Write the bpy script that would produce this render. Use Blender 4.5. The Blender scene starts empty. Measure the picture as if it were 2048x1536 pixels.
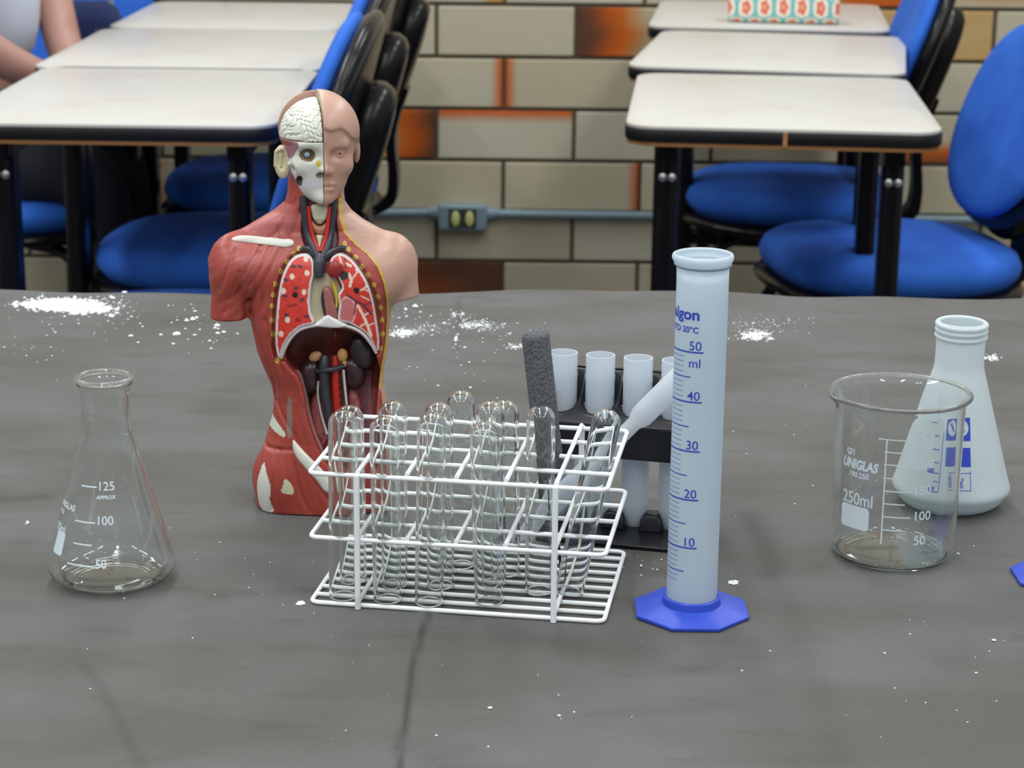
import bpy, bmesh, math, random
import numpy as np
from mathutils import Vector, Matrix
PI = math.pi
# ------------------------------------------------------------------ camera, world, lights, exposure
FPX = 4200.0                       # focal length in pixels of the 2048 px wide frame
PITCH = math.radians(15.67)
ROLL = math.radians(0.6)
TZ = 0.80                          # table top height
CZ = TZ + 0.407                    # camera height
S = bpy.context.scene
COL = S.collection
_R = np.array([1.0, 0, 0]); _U = np.array([0, math.sin(PITCH), math.cos(PITCH)]); _F = np.array([0, math.cos(PITCH), -math.sin(PITCH)])
CR = _R * math.cos(ROLL) + _U * math.sin(ROLL)
CU = -_R * math.sin(ROLL) + _U * math.cos(ROLL)
cam_d = bpy.data.cameras.new('camera'); cam = bpy.data.objects.new('camera', cam_d); COL.objects.link(cam)
cam_d.sensor_width = 36; cam_d.lens = FPX / 2048 * 36; cam_d.clip_start = 0.05; cam_d.clip_end = 50
mt = Matrix(((CR[0], CU[0], -_F[0], 0), (CR[1], CU[1], -_F[1], 0), (CR[2], CU[2], -_F[2], CZ), (0, 0, 0, 1)))
cam.matrix_world = mt
cam_d.dof.use_dof = True; cam_d.dof.focus_distance = 1.15; cam_d.dof.aperture_fstop = 24
S.camera = cam
S.view_settings.view_transform = 'Standard'; S.view_settings.look = 'None'; S.view_settings.gamma = 1
S.view_settings.use_curve_mapping = False
S.view_settings.exposure = 0.0
S.cycles.use_denoising = True
S.cycles.max_bounces = 28; S.cycles.transmission_bounces = 26; S.cycles.transparent_max_bounces = 24; S.cycles.glossy_bounces = 8; S.cycles.diffuse_bounces = 4
S.cycles.sample_clamp_indirect = 14.0
S.cycles.blur_glossy = 0.3
w = bpy.data.worlds.new('world'); S.world = w; w.use_nodes = True
_wn = w.node_tree; _tc = _wn.nodes.new('ShaderNodeTexCoord'); _sx = _wn.nodes.new('ShaderNodeSeparateXYZ'); _mr = _wn.nodes.new('ShaderNodeMapRange')   # pale ceiling above, dimmer walls round the room
_mr.inputs[1].default_value = 0.10; _mr.inputs[2].default_value = 0.55; _mr.inputs[3].default_value = 0.30; _mr.inputs[4].default_value = 0.64
_wn.links.new(_tc.outputs['Generated'], _sx.inputs[0]); _wn.links.new(_sx.outputs['Z'], _mr.inputs[0]); _wn.links.new(_mr.outputs[0], _wn.nodes['Background'].inputs[1])
_wn.nodes['Background'].inputs[0].default_value = (0.93, 0.97, 1.0, 1)
for iy, ly in enumerate((-1.3, 0.5, 2.3, 4.0)):
    for ix, lx in enumerate((-2.0, -0.3, 1.4)):
        L = bpy.data.lights.new('ceiling_light', 'AREA'); L.shape = 'RECTANGLE'; L.size = 0.20; L.size_y = 1.2
        L.energy = 15.5; L.color = (0.97, 0.99, 1.0)
        o = bpy.data.objects.new('ceiling_light', L); COL.objects.link(o); o.location = (lx, ly, 2.85)

# ------------------------------------------------------------------ picture <-> place
def ray(x, y):
    d = _F + CR * ((x - 1024) / FPX) + CU * (-(y - 768) / FPX)
    return d
def T(x, y, z=TZ):
    d = ray(x, y); t = (z - CZ) / d[2]
    return Vector((d[0] * t, d[1] * t, z))
def V(x, y, Y):
    d = ray(x, y); t = Y / d[1]
    return Vector((d[0] * t, Y, CZ + d[2] * t))
def proj(X, Y, Z):
    Z = Z - CZ
    a = X * CR[0] + Y * CR[1] + Z * CR[2]; b = X * CU[0] + Y * CU[1] + Z * CU[2]; c = X * _F[0] + Y * _F[1] + Z * _F[2]
    return 1024 + FPX * a / c, 768 - FPX * b / c
def depth(p): return float(np.dot(_F, (p[0], p[1], p[2] - CZ)))

# ------------------------------------------------------------------ helpers
def srgb(r, g, b):
    f = lambda c: (c / 255 / 12.92) if c / 255 <= 0.04045 else ((c / 255 + 0.055) / 1.055) ** 2.4
    return (f(r), f(g), f(b))
def mat(name, col, rough=0.5, metal=0.0, spec=0.5, noise=None, bump=None, emit=None):
    m = bpy.data.materials.new(name); m.use_nodes = True; nt = m.node_tree; b = nt.nodes['Principled BSDF']
    b.inputs['Base Color'].default_value = (*col, 1); b.inputs['Roughness'].default_value = rough
    b.inputs['Metallic'].default_value = metal; b.inputs['Specular IOR Level'].default_value = spec
    if noise:                       # (scale, second colour, low, high)
        tc = nt.nodes.new('ShaderNodeTexCoord'); n = nt.nodes.new('ShaderNodeTexNoise'); n.inputs['Scale'].default_value = noise[0]; n.inputs['Detail'].default_value = 5
        r = nt.nodes.new('ShaderNodeMapRange'); r.inputs[1].default_value = noise[2]; r.inputs[2].default_value = noise[3]
        mx = nt.nodes.new('ShaderNodeMix'); mx.data_type = 'RGBA'
        mx.inputs[6].default_value = (*col, 1); mx.inputs[7].default_value = (*noise[1], 1)
        nt.links.new(tc.outputs['Object'], n.inputs['Vector']); nt.links.new(n.outputs['Fac'], r.inputs[0]); nt.links.new(r.outputs[0], mx.inputs[0])
        nt.links.new(mx.outputs[2], b.inputs['Base Color'])
    if bump:                        # (scale, strength, distance)
        tc = nt.nodes.new('ShaderNodeTexCoord'); n = nt.nodes.new('ShaderNodeTexNoise'); n.inputs['Scale'].default_value = bump[0]; n.inputs['Detail'].default_value = 4
        bp = nt.nodes.new('ShaderNodeBump'); bp.inputs['Strength'].default_value = bump[1]; bp.inputs['Distance'].default_value = bump[2]
        nt.links.new(tc.outputs['Object'], n.inputs['Vector']); nt.links.new(n.outputs['Fac'], bp.inputs['Height']); nt.links.new(bp.outputs[0], b.inputs['Normal'])
    return m
def attr_mat(name, rough=0.4, spec=0.5, bump=None, coat=0.0):
    m = mat(name, (0.5, 0.5, 0.5), rough, spec=spec, bump=bump); nt = m.node_tree
    a = nt.nodes.new('ShaderNodeAttribute'); a.attribute_name = 'Col'
    b = nt.nodes['Principled BSDF']; nt.links.new(a.outputs['Color'], b.inputs['Base Color']); b.inputs['Coat Weight'].default_value = coat
    b.inputs['Coat Roughness'].default_value = 0.25
    return m
def glass_mat(name, col=(1, 1, 1), ior=1.47, rough=0.0):
    m = bpy.data.materials.new(name); m.use_nodes = True; nt = m.node_tree; nt.nodes.remove(nt.nodes['Principled BSDF'])
    g = nt.nodes.new('ShaderNodeBsdfGlass'); g.inputs['Color'].default_value = (*col, 1); g.inputs['IOR'].default_value = ior; g.inputs['Roughness'].default_value = rough
    nt.links.new(g.outputs[0], nt.nodes['Material Output'].inputs['Surface'])
    return m
def frosted_mat(name, col, trans=0.45, clear=0.12, rough=0.3):
    m = bpy.data.materials.new(name); m.use_nodes = True; nt = m.node_tree; b = nt.nodes['Principled BSDF']
    b.inputs['Base Color'].default_value = (*col, 1); b.inputs['Roughness'].default_value = rough
    tl = nt.nodes.new('ShaderNodeBsdfTranslucent'); tl.inputs[0].default_value = (*col, 1)
    tp = nt.nodes.new('ShaderNodeBsdfTransparent'); tp.inputs[0].default_value = (0.93, 0.96, 0.98, 1)
    m1 = nt.nodes.new('ShaderNodeMixShader'); m1.inputs[0].default_value = trans
    m2 = nt.nodes.new('ShaderNodeMixShader'); m2.inputs[0].default_value = clear
    nt.links.new(b.outputs[0], m1.inputs[1]); nt.links.new(tl.outputs[0], m1.inputs[2])
    nt.links.new(m1.outputs[0], m2.inputs[1]); nt.links.new(tp.outputs[0], m2.inputs[2])
    nt.links.new(m2.outputs[0], nt.nodes['Material Output'].inputs['Surface'])
    return m
def tag(o, label=None, cat=None, group=None, kind=None):
    if label: o['label'] = label
    if cat: o['category'] = cat
    if group: o['group'] = group
    if kind: o['kind'] = kind
    return o
def thing(name, label, cat, loc=(0, 0, 0), rz=0.0, group=None):
    o = bpy.data.objects.new(name, None); COL.objects.link(o); o.location = loc; o.rotation_euler = (0, 0, rz)
    o.empty_display_size = 0.05
    return tag(o, label, cat, group)
def copy_tree(o, parent=None):
    c = o.copy(); COL.objects.link(c); c.parent = parent
    for ch in list(o.children): copy_tree(ch, c)
    return c
class MB:
    def __init__(s): s.v = []; s.f = []; s.mi = []
    def add(s, vs, fs, mi=0):
        n = len(s.v); s.v += [tuple(p) for p in vs]; s.f += [tuple(i + n for i in f) for f in fs]; s.mi += [mi] * len(fs)
    def box(s, c, d, M=None, mi=0):
        vs = [Vector((c[0] + sx * d[0] / 2, c[1] + sy * d[1] / 2, c[2] + sz * d[2] / 2)) for sx in (-1, 1) for sy in (-1, 1) for sz in (-1, 1)]
        if M: vs = [M @ p for p in vs]
        s.add(vs, [(0, 1, 3, 2), (4, 6, 7, 5), (0, 4, 5, 1), (2, 3, 7, 6), (0, 2, 6, 4), (1, 5, 7, 3)], mi)
    def lathe(s, prof, n=64, mi=0, close=False, M=None, rf=None):
        vs = []; fs = []; m = len(prof)
        for r, z in prof:
            for k in range(n):
                a = 2 * PI * k / n; rr = r if rf is None else rf(r, z, a)
                vs.append(Vector((rr * math.cos(a), rr * math.sin(a), z)))
        for i in range(m if close else m - 1):
            j = (i + 1) % m
            for k in range(n):
                l = (k + 1) % n; fs.append((i * n + k, i * n + l, j * n + l, j * n + k))
        if not close:
            if prof[0][0] > 1e-7: fs.append(tuple(range(n))[::-1])
            if prof[-1][0] > 1e-7: fs.append(tuple((m - 1) * n + k for k in range(n)))
        if M: vs = [M @ p for p in vs]
        s.add(vs, fs, mi)
    def tube(s, pts, r, n=10, mi=0, closed=False, cap=True):
        pts = [Vector(p) for p in pts]; m = len(pts); vs = []; fs = []
        rs = r if isinstance(r, (list, tuple)) else [r] * m
        up = None
        for i, p in enumerate(pts):
            a = pts[(i - 1) % m] if (closed or i > 0) else p; b = pts[(i + 1) % m] if (closed or i < m - 1) else p
            t = (b - a).normalized()
            if up is None:
                up = Vector((0, 0, 1)) if abs(t.z) < 0.9 else Vector((1, 0, 0))
            x = t.cross(up).normalized(); up = x.cross(t).normalized()
            for k in range(n):
                an = 2 * PI * k / n; vs.append(p + (x * math.cos(an) + up * math.sin(an)) * rs[i])
        for i in range(m if closed else m - 1):
            j = (i + 1) % m
            for k in range(n):
                l = (k + 1) % n; fs.append((i * n + k, j * n + k, j * n + l, i * n + l))
        if cap and not closed:
            fs.append(tuple(range(n))); fs.append(tuple((m - 1) * n + k for k in range(n))[::-1])
        s.add(vs, fs, mi)
    def rings(s, rings, mi=0, closed_ends=True):
        n = len(rings[0]); vs = [p for r in rings for p in r]; fs = []
        for i in range(len(rings) - 1):
            for k in range(n):
                l = (k + 1) % n; fs.append((i * n + k, i * n + l, (i + 1) * n + l, (i + 1) * n + k))
        if closed_ends:
            fs.append(tuple(range(n))[::-1]); fs.append(tuple((len(rings) - 1) * n + k for k in range(n)))
        s.add(vs, fs, mi)
    def build(s, name, mats, parent=None, smooth=True, sharp=40, bevel=0, loc=None):
        me = bpy.data.meshes.new(name); me.from_pydata(s.v, [], s.f); me.update()
        bm = bmesh.new(); bm.from_mesh(me); bmesh.ops.recalc_face_normals(bm, faces=bm.faces); bm.to_mesh(me); bm.free()
        for m in (mats if isinstance(mats, (list, tuple)) else [mats]): me.materials.append(m)
        if len(set(s.mi)) > 1 and len(s.mi) == len(me.polygons): me.polygons.foreach_set('material_index', s.mi)
        if smooth:
            me.polygons.foreach_set('use_smooth', [True] * len(me.polygons))
            me.set_sharp_from_angle(angle=math.radians(sharp))
        o = bpy.data.objects.new(name, me); COL.objects.link(o)
        if parent: o.parent = parent
        if loc: o.location = loc
        if bevel:
            b = o.modifiers.new('bevel', 'BEVEL'); b.width = bevel; b.segments = 3; b.limit_method = 'ANGLE'; b.angle_limit = math.radians(40)
        return o
def catmull(P, k=6):
    P = [np.array(p, float) for p in P]; out = []
    for i in range(len(P) - 1):
        a = P[max(i - 1, 0)]; b = P[i]; c = P[i + 1]; d = P[min(i + 2, len(P) - 1)]
        for j in range(k):
            t = j / k; out.append(0.5 * ((2 * b) + (c - a) * t + (2 * a - 5 * b + 4 * c - d) * t * t + (3 * b - a - 3 * c + d) * t ** 3))
    out.append(P[-1]); return out
def text_flat(s, size, bold=0.0, align='LEFT', shear=0.0, sx=1.0):
    cu = bpy.data.curves.new('t', 'FONT'); cu.body = s; cu.size = size; cu.offset = bold; cu.align_x = align; cu.shear = shear; cu.resolution_u = 4
    ob = bpy.data.objects.new('t', cu); COL.objects.link(ob); bpy.context.view_layer.update()
    me = bpy.data.meshes.new_from_object(ob.evaluated_get(bpy.context.evaluated_depsgraph_get()))
    vs = [(v.co.x * sx, v.co.y) for v in me.vertices]; fs = [tuple(p.vertices) for p in me.polygons]
    bpy.data.objects.remove(ob); bpy.data.curves.remove(cu); bpy.data.meshes.remove(me)
    return vs, fs
def rect_flat(x0, y0, x1, y1, nx=8, ny=2, rnd=0):
    vs = []; fs = []
    for j in range(ny + 1):
        for i in range(nx + 1):
            x = x0 + (x1 - x0) * i / nx; y = y0 + (y1 - y0) * j / ny
            if rnd:
                dx = max(0, rnd - min(x - x0, x1 - x)); 
                c = rnd - math.sqrt(max(0, rnd * rnd - dx * dx)); y = min(max(y, y0 + c), y1 - c)
            vs.append((x, y))
    for j in range(ny):
        for i in range(nx):
            a = j * (nx + 1) + i; fs.append((a, a + 1, a + nx + 2, a + nx + 1))
    return vs, fs
def wrap(mb, flat, phi0, z0, rfun, off=0.00012, mi=0):
    """print: lay flat artwork (metres) round a body of revolution; phi 0 looks at -Y"""
    vs, fs = flat; r0 = rfun(z0); out = []
    for x, y in vs:
        z = z0 + y; r = rfun(z) + off; ph = phi0 + x / r0
        out.append((r * math.sin(ph), -r * math.cos(ph), z))
    mb.add(out, fs, mi)

# ------------------------------------------------------------------ materials
M_glass = glass_mat('clear_glass', (0.985, 0.995, 0.99))
M_rim = glass_mat('fire_polished_rim', (0.99, 0.99, 0.98), 1.47, 0.08); _nt = M_rim.node_tree; _g = [n for n in _nt.nodes if n.type == 'BSDF_GLASS'][0]  # rim glass; ceiling brightness and frosting are mixed in as pale diffuse colour
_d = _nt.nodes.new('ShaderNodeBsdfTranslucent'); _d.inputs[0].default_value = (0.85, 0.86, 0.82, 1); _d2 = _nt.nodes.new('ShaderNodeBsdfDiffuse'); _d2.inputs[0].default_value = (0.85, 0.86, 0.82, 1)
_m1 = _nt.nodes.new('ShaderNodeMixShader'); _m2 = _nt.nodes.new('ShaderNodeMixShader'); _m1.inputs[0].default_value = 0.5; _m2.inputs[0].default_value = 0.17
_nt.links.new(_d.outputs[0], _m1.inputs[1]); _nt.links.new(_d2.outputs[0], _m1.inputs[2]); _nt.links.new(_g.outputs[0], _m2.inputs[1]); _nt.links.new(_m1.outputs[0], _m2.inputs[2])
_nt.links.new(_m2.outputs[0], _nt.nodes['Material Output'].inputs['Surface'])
M_ink_white = mat('white_ceramic_print', srgb(205, 218, 225), 0.6)
M_ink_faint = mat('faint_blue_print', srgb(120, 138, 196), 0.6)
M_ink_blue = mat('blue_print', srgb(45, 70, 185), 0.5)
M_pp = frosted_mat('frosted_polypropylene', (0.76, 0.85, 0.91), 0.45, 0.10, 0.35)
M_pp_flask = frosted_mat('milky_polypropylene', (0.82, 0.88, 0.89), 0.45, 0.10, 0.4)
M_pp_tube = frosted_mat('thin_frosted_plastic', (0.78, 0.83, 0.88), 0.42, 0.30, 0.35)
M_blue = mat('blue_plastic_foot', srgb(48, 76, 192), 0.45, spec=0.4)
M_wire = mat('white_coated_wire', srgb(243, 246, 247), 0.3, noise=(60, srgb(215, 216, 208), 0.6, 0.8))
M_blackp = mat('glossy_black_plastic', (0.006, 0.006, 0.009), 0.25, spec=0.4)
M_foam = mat('grey_foam', srgb(104, 106, 110), 0.95, noise=(900, srgb(62, 62, 66), 0.45, 0.7), bump=(900, 1.0, 0.001))
M_steel_dark = mat('dark_wire', srgb(60, 60, 64), 0.4, metal=0.6)
M_laminate = mat('cream_laminate', srgb(203, 201, 194), 0.34, noise=(7, srgb(197, 190, 181), 0.5, 0.75))
M_edge = mat('black_edge_band', (0.010, 0.010, 0.012), 0.45, spec=0.25)
M_ply = mat('chipboard_underside', srgb(150, 105, 60), 0.8)
M_black_metal = mat('black_painted_steel', (0.004, 0.004, 0.005), 0.25, spec=0.25)
M_shell = mat('black_chair_shell', (0.006, 0.005, 0.005), 0.2, spec=0.3, bump=(300, 0.15, 0.001))
M_fabric = mat('blue_chair_fabric', srgb(38, 104, 205), 0.85, noise=(12, srgb(30, 88, 190), 0.4, 0.7), bump=(900, 0.4, 0.001))
M_chrome = mat('bolt_metal', (0.6, 0.6, 0.62), 0.3, metal=1.0)
M_powder = mat('white_powder', (0.86, 0.88, 0.90), 0.9)

# ------------------------------------------------------------------ setting: floor, brick wall
WY = 4.95
mb = MB(); mb.add([(-4, -2.5, 0), (4, -2.5, 0), (4, WY, 0), (-4, WY, 0)], [(0, 1, 2, 3)])
tag(mb.build('floor', mat('dark_terrazzo', srgb(70, 66, 60), 0.45, noise=(40, srgb(92, 88, 80), 0.45, 0.65)), smooth=False), kind='structure')
rnd = random.Random(3)
# courses: measured joint positions
zj = [V(1030, y, WY).z for y in (10, 113, 218, 321, 424, 523)]
CH = (zj[0] - zj[-1]) / 5; Z0 = zj[0]
xa = V(1008, 165, WY).x; xb = V(1148, 270, WY).x; BP = (V(1152, 60, WY).x - V(873, 60, WY).x)
STN = {  # (course below joint 0, column): list of stain specs  side, reach, colour
}
cB = srgb(198, 194, 174); cB2 = srgb(190, 180, 152); cO = srgb(196, 92, 26); cY = srgb(196, 150, 70); cD = srgb(96, 62, 44)
def lerp(a, b, t): return tuple(a[i] + (b[i] - a[i]) * t for i in range(3))
def brick_cols(ci, bi):
    r = random.Random(ci * 131 + bi * 17 + 5)
    base = lerp(cB, cB2, r.random()); st = []
    sp = {(0, 1): ('L', 0.62, cO, cD), (0, 0): None, (1, 0): ('R', .018, cO, cD), (1, 1): ('L', .022, cO, cO), (2, 0): ('T', .19, cO, cO), (2, -1): ('R', .55, cO, cD),
          (3, 1): ('R', .03, cO, cO), (3, 0): None, (2, 1): None, (4, 0): None, (4, 1): None, (4, -1): None, (5, 0): ('A', 1, cD, cD), (5, 1): ('B', .4, cY, cY), (-1, 0): ('R', 0.25, cY, cO),
          (0, 3): ('Y', 1, cY, cY), (0, 4): None, (-1, 3): ('R', .9, cO, cO), (-1, 4): ('T', .9, cO, cO), (1, 3): ('T', .1, cO, cO), (2, 4): None}
    k = (ci, bi)
    if k in sp: st = [sp[k]] if sp[k] else []
    elif r.random() < 0.3:
        st = [(r.choice('LRTB'), r.uniform(0.1, 0.6), cO, cD)]
    return base, st
NB, NZ = 14, 6
vs = []; fs = []; cols = []
j = 0.0042
mort = srgb(84, 76, 62)
def vadd(p, c): vs.append(p); cols.append((*c, 1)); return len(vs) - 1
for ci in range(-16, 12):
    zt = Z0 - ci * CH; zb = zt - CH
    if zb < -0.15: continue
    zt -= j; zb += j
    off = (V(873, 60, WY).x if ci % 2 == 0 else xa - BP)
    for bi in range(-11, 10):
        x0 = off + bi * BP + j; x1 = x0 + BP - 2 * j
        base, st = brick_cols(ci, bi); r = random.Random(ci * 7 + bi)
        ph = [r.uniform(0, 6) for _ in range(4)]
        idx = []
        for b in range(NZ + 1):
            row = []
            for a in range(NB + 1):
                u = 0 if a == 0 else (1 if a == NB else 0.008 + 0.984 * (a - 1) / (NB - 2)); v = 0 if b == 0 else (1 if b == NZ else 0.025 + 0.95 * (b - 1) / (NZ - 2))
                ed = 0.004 if (a in (0, NB) or b in (0, NZ)) else 0.0
                c = lerp(base, cB2, 0.3 + 0.3 * math.sin(3 * u + ph[0]) * math.sin(2 * v + ph[1]))
                for s in st:
                    side, reach, c1, c2 = s
                    wv = 0.10 * math.sin(5 * u + ph[2]) + 0.08 * math.sin(7 * v + ph[3])
                    d = {'L': u, 'R': 1 - u, 'T': (1 - v) * 1.0, 'B': v, 'A': 0, 'Y': 0.55 * (1 - abs(2 * u - 1)) * (1 - abs(2 * v - 1))}[side] + wv * (0.6 if reach > 0.2 else 0.03)
                    if side == 'A': c = lerp(cD, cO, max(0, min(1, 0.75 - 1.4 * u + wv * 2)))
                    elif side == 'Y': c = lerp(cY, base, min(1, 0.3 + d * 0.6))
                    else:
                        t = max(0, min(1, 1 - d / max(reach, 0.02)))
                        cc = lerp(cY, c1, min(1, t * 2)) if reach > 0.2 else c1
                        if reach > 0.45 and t > 0.55: cc = lerp(c1, c2, min(1, (t - 0.55) * 2.6))
                        c = lerp(c, cc, min(1, t * 3))
                row.append(vadd((x0 + (x1 - x0) * u, WY + ed, zb + (zt - zb) * v), c))
            idx.append(row)
        for b in range(NZ):
            for a in range(NB): fs.append((idx[b][a], idx[b][a + 1], idx[b + 1][a + 1], idx[b + 1][a]))
xl, xr, zlo, zhi = -3.7, 3.15, -0.1, 3.0
a = [vadd((xl, WY + 0.004, zlo), mort), vadd((xr, WY + 0.004, zlo), mort), vadd((xr, WY + 0.004, zhi), mort), vadd((xl, WY + 0.004, zhi), mort)]
fs.append(tuple(a))
b_ = [vadd((p[0], WY + 0.15, p[2]), mort) for p in [vs[i] for i in a]]
fs += [(a[0], b_[0], b_[1], a[1]), (a[1], b_[1], b_[2], a[2]), (a[2], b_[2], b_[3], a[3]), (a[3], b_[3], b_[0], a[0]), (b_[3], b_[2], b_[1], b_[0])]
me = bpy.data.meshes.new('wall_back'); me.from_pydata(vs, [], fs)
ca = me.color_attributes.new('Col', 'FLOAT_COLOR', 'POINT'); ca.data.foreach_set('color', np.array(cols, np.float32).ravel())
me.materials.append(attr_mat('glazed_brick', 0.3, 0.4, bump=(25, 0.12, 0.01)))
wo = bpy.data.objects.new('wall_back', me); COL.objects.link(wo); tag(wo, kind='structure')

# conduit with socket box
cz = V(740, 424, WY).z; cz2 = V(1300, 430, WY).z
M_cond = mat('grey_blue_pvc', srgb(120, 142, 152), 0.4)
p0 = V(926, 430, WY)
ct = thing('wall_conduit', 'grey plastic conduit running along the brick wall with socket box', 'conduit', (p0.x, WY, p0.z))
mb = MB(); hw = 0.052
for sx, x1 in ((-1, -2.6), (1, 2.4)):
    mb = MB(); mb.tube([(sx * (hw + 0.018), -0.016, 0.008), (sx * (hw + 0.10), -0.014, 0.006), (x1 - p0.x, -0.014, 0.0)], 0.0105, 12); mb.build('pipe', M_cond, ct)
mb = MB()
for sx in (-1, 1):
    mb = MB(); mb.tube([(sx * hw, -0.018, 0.008), (sx * (hw + 0.032), -0.016, 0.008)], [0.019, 0.012], 14); mb.build('pipe_collar', M_cond, ct)
mb = MB(); mb.box((0, -0.021, 0), (2 * hw + 0.012, 0.04, 0.062)); mb.build('socket_box', M_cond, ct, bevel=0.006)
mb = MB(); mb.box((0, -0.042, 0), (0.066, 0.004, 0.045)); mb.build('socket_plate', mat('dark_socket', srgb(50, 52, 46), 0.5), ct, bevel=0.001)
for sx in (-1, 1):
    mb = MB(); mb.lathe([(0.0001, 0), (0.0115, 0), (0.0115, 0.006), (0.009, 0.008), (0.0001, 0.008)], 20, M=Matrix.Translation((sx * 0.0165, -0.0435, 0)) @ Matrix.Rotation(PI / 2, 4, 'X') @ Matrix.Diagonal((0.85, 1.6, 1, 1)))
    mb.build('socket_outlet', mat('yellowed_socket', srgb(196, 200, 130), 0.4), ct)

# ------------------------------------------------------------------ student desks
DZ = TZ - 0.047
def rrect(w, d, r, n=8):
    P = []
    for cx, cy, a0 in ((w / 2 - r, d / 2 - r, 0), (-w / 2 + r, d / 2 - r, PI / 2), (-w / 2 + r, -d / 2 + r, PI), (w / 2 - r, -d / 2 + r, 1.5 * PI)):
        for k in range(n + 1):
            a = a0 + PI / 2 * k / n; P.append((cx + r * math.cos(a), cy + r * math.sin(a)))
    return P
def make_desk(fl, fr, dep, label, group):
    a = T(*fl, DZ); b = T(*fr, DZ); wd = (b - a).length; yaw = math.atan2(b.y - a.y, b.x - a.x)
    c = (a + b) / 2 + Vector((-math.sin(yaw), math.cos(yaw), 0)) * dep / 2
    t = thing('student_desk', label, 'desk', (c.x, c.y, 0), yaw, group)
    R = 0.045; th = 0.030
    P0 = rrect(wd - 0.004, dep - 0.004, R); P1 = rrect(wd - 0.0005, dep - 0.0005, R)
    mb = MB(); mb.rings([[(x, y, DZ - 0.006) for x, y in P1], [(x, y, DZ - 0.001) for x, y in P1], [(x, y, DZ) for x, y in P0]]); mb.build('desk_top', M_laminate, t, sharp=60)
    P2 = rrect(wd + 0.003, dep + 0.003, R); P3 = rrect(wd, dep, R)
    mb = MB(); mb.rings([[(x, y, DZ - th + .006) for x, y in P3], [(x, y, DZ - th + .008) for x, y in P2], [(x, y, DZ - 0.007) for x, y in P2], [(x, y, DZ - 0.005) for x, y in P3]]); mb.build('edge_band', M_edge, t, sharp=60)
    P4 = rrect(wd - 0.003, dep - 0.003, R)
    mb = MB(); mb.rings([[(x, y, DZ - th) for x, y in P4], [(x, y, DZ - th + 0.0065) for x, y in P4]]); mb.build('chipboard_underside', M_ply, t, sharp=60)
    ix = wd / 2 - 0.062; iy = dep / 2 - 0.09
    for sx in (-1, 1):
        for sy in (-1, 1):
            mb = MB(); mb.box((sx * ix, sy * iy, (DZ - th + 0.03) / 2 + 0.005), (0.032, 0.055, DZ - th - 0.03)); lg = mb.build('leg', M_black_metal, t, bevel=0.010)
            mb = MB()
            for k in (-1, 1):
                mb.lathe([(0.0001, 0), (0.006, 0), (0.006, 0.004), (0.0001, 0.006)], 10, M=Matrix.Translation((sx * ix + k * 0.007, sy * iy - 0.0275 * 1, DZ - 0.085)) @ Matrix.Rotation(PI / 2, 4, 'X'))
            if sy < 0: mb.build('bolt', M_chrome, lg)
        mb = MB(); mb.box((sx * ix, 0, 0.018), (0.034, dep - 0.06, 0.034)); mb.build('foot_rail', M_black_metal, t, bevel=0.010)
        mb = MB(); mb.box((sx * ix, 0, DZ - th - 0.016), (0.03, dep - 0.1, 0.03)); mb.build('top_rail', M_black_metal, t, bevel=0.004)
    mb = MB(); mb.box((0, iy, 0.35), (2 * ix, 0.025, 0.03)); mb.build('cross_bar', M_black_metal, t, bevel=0.005)
    if fl == (1250, 250):
        mb = MB(); mb.box((-0.006 * wd + .005, -dep / 2 - 0.0012, DZ - 0.0155), (0.006, 0.002, 0.021)); mb.build('edge_chip', mat('chipped_edge', srgb(170, 120, 70), 0.8), t)
    return t, c, yaw
gR = 'desks in the right row'; gL = 'desks in the left row'
make_desk((1250, 250), (1890, 265), 0.60, 'cream desk of the right row nearest the lab table, chipped black edge', gR)
make_desk((1252, 131), (1812, 149), 0.60, 'middle cream desk of the right row, just behind the chipped one', gR)
dR3 = make_desk((1295, 52), (1784, 63), 0.58, 'farthest cream desk of the right row with a patterned pouch on it', gR)
make_desk((-113, 244), (549, 252), 0.638, 'cream desk of the left row nearest the lab table, beside the seated person', gL)
make_desk((60, 134), (640, 141), 0.625, 'middle cream desk of the left row, directly behind the nearest one', gL)
make_desk((212, 54), (686, 60), 0.55, 'farthest cream desk of the left row, cut off by the top of the photo', gL)

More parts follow.
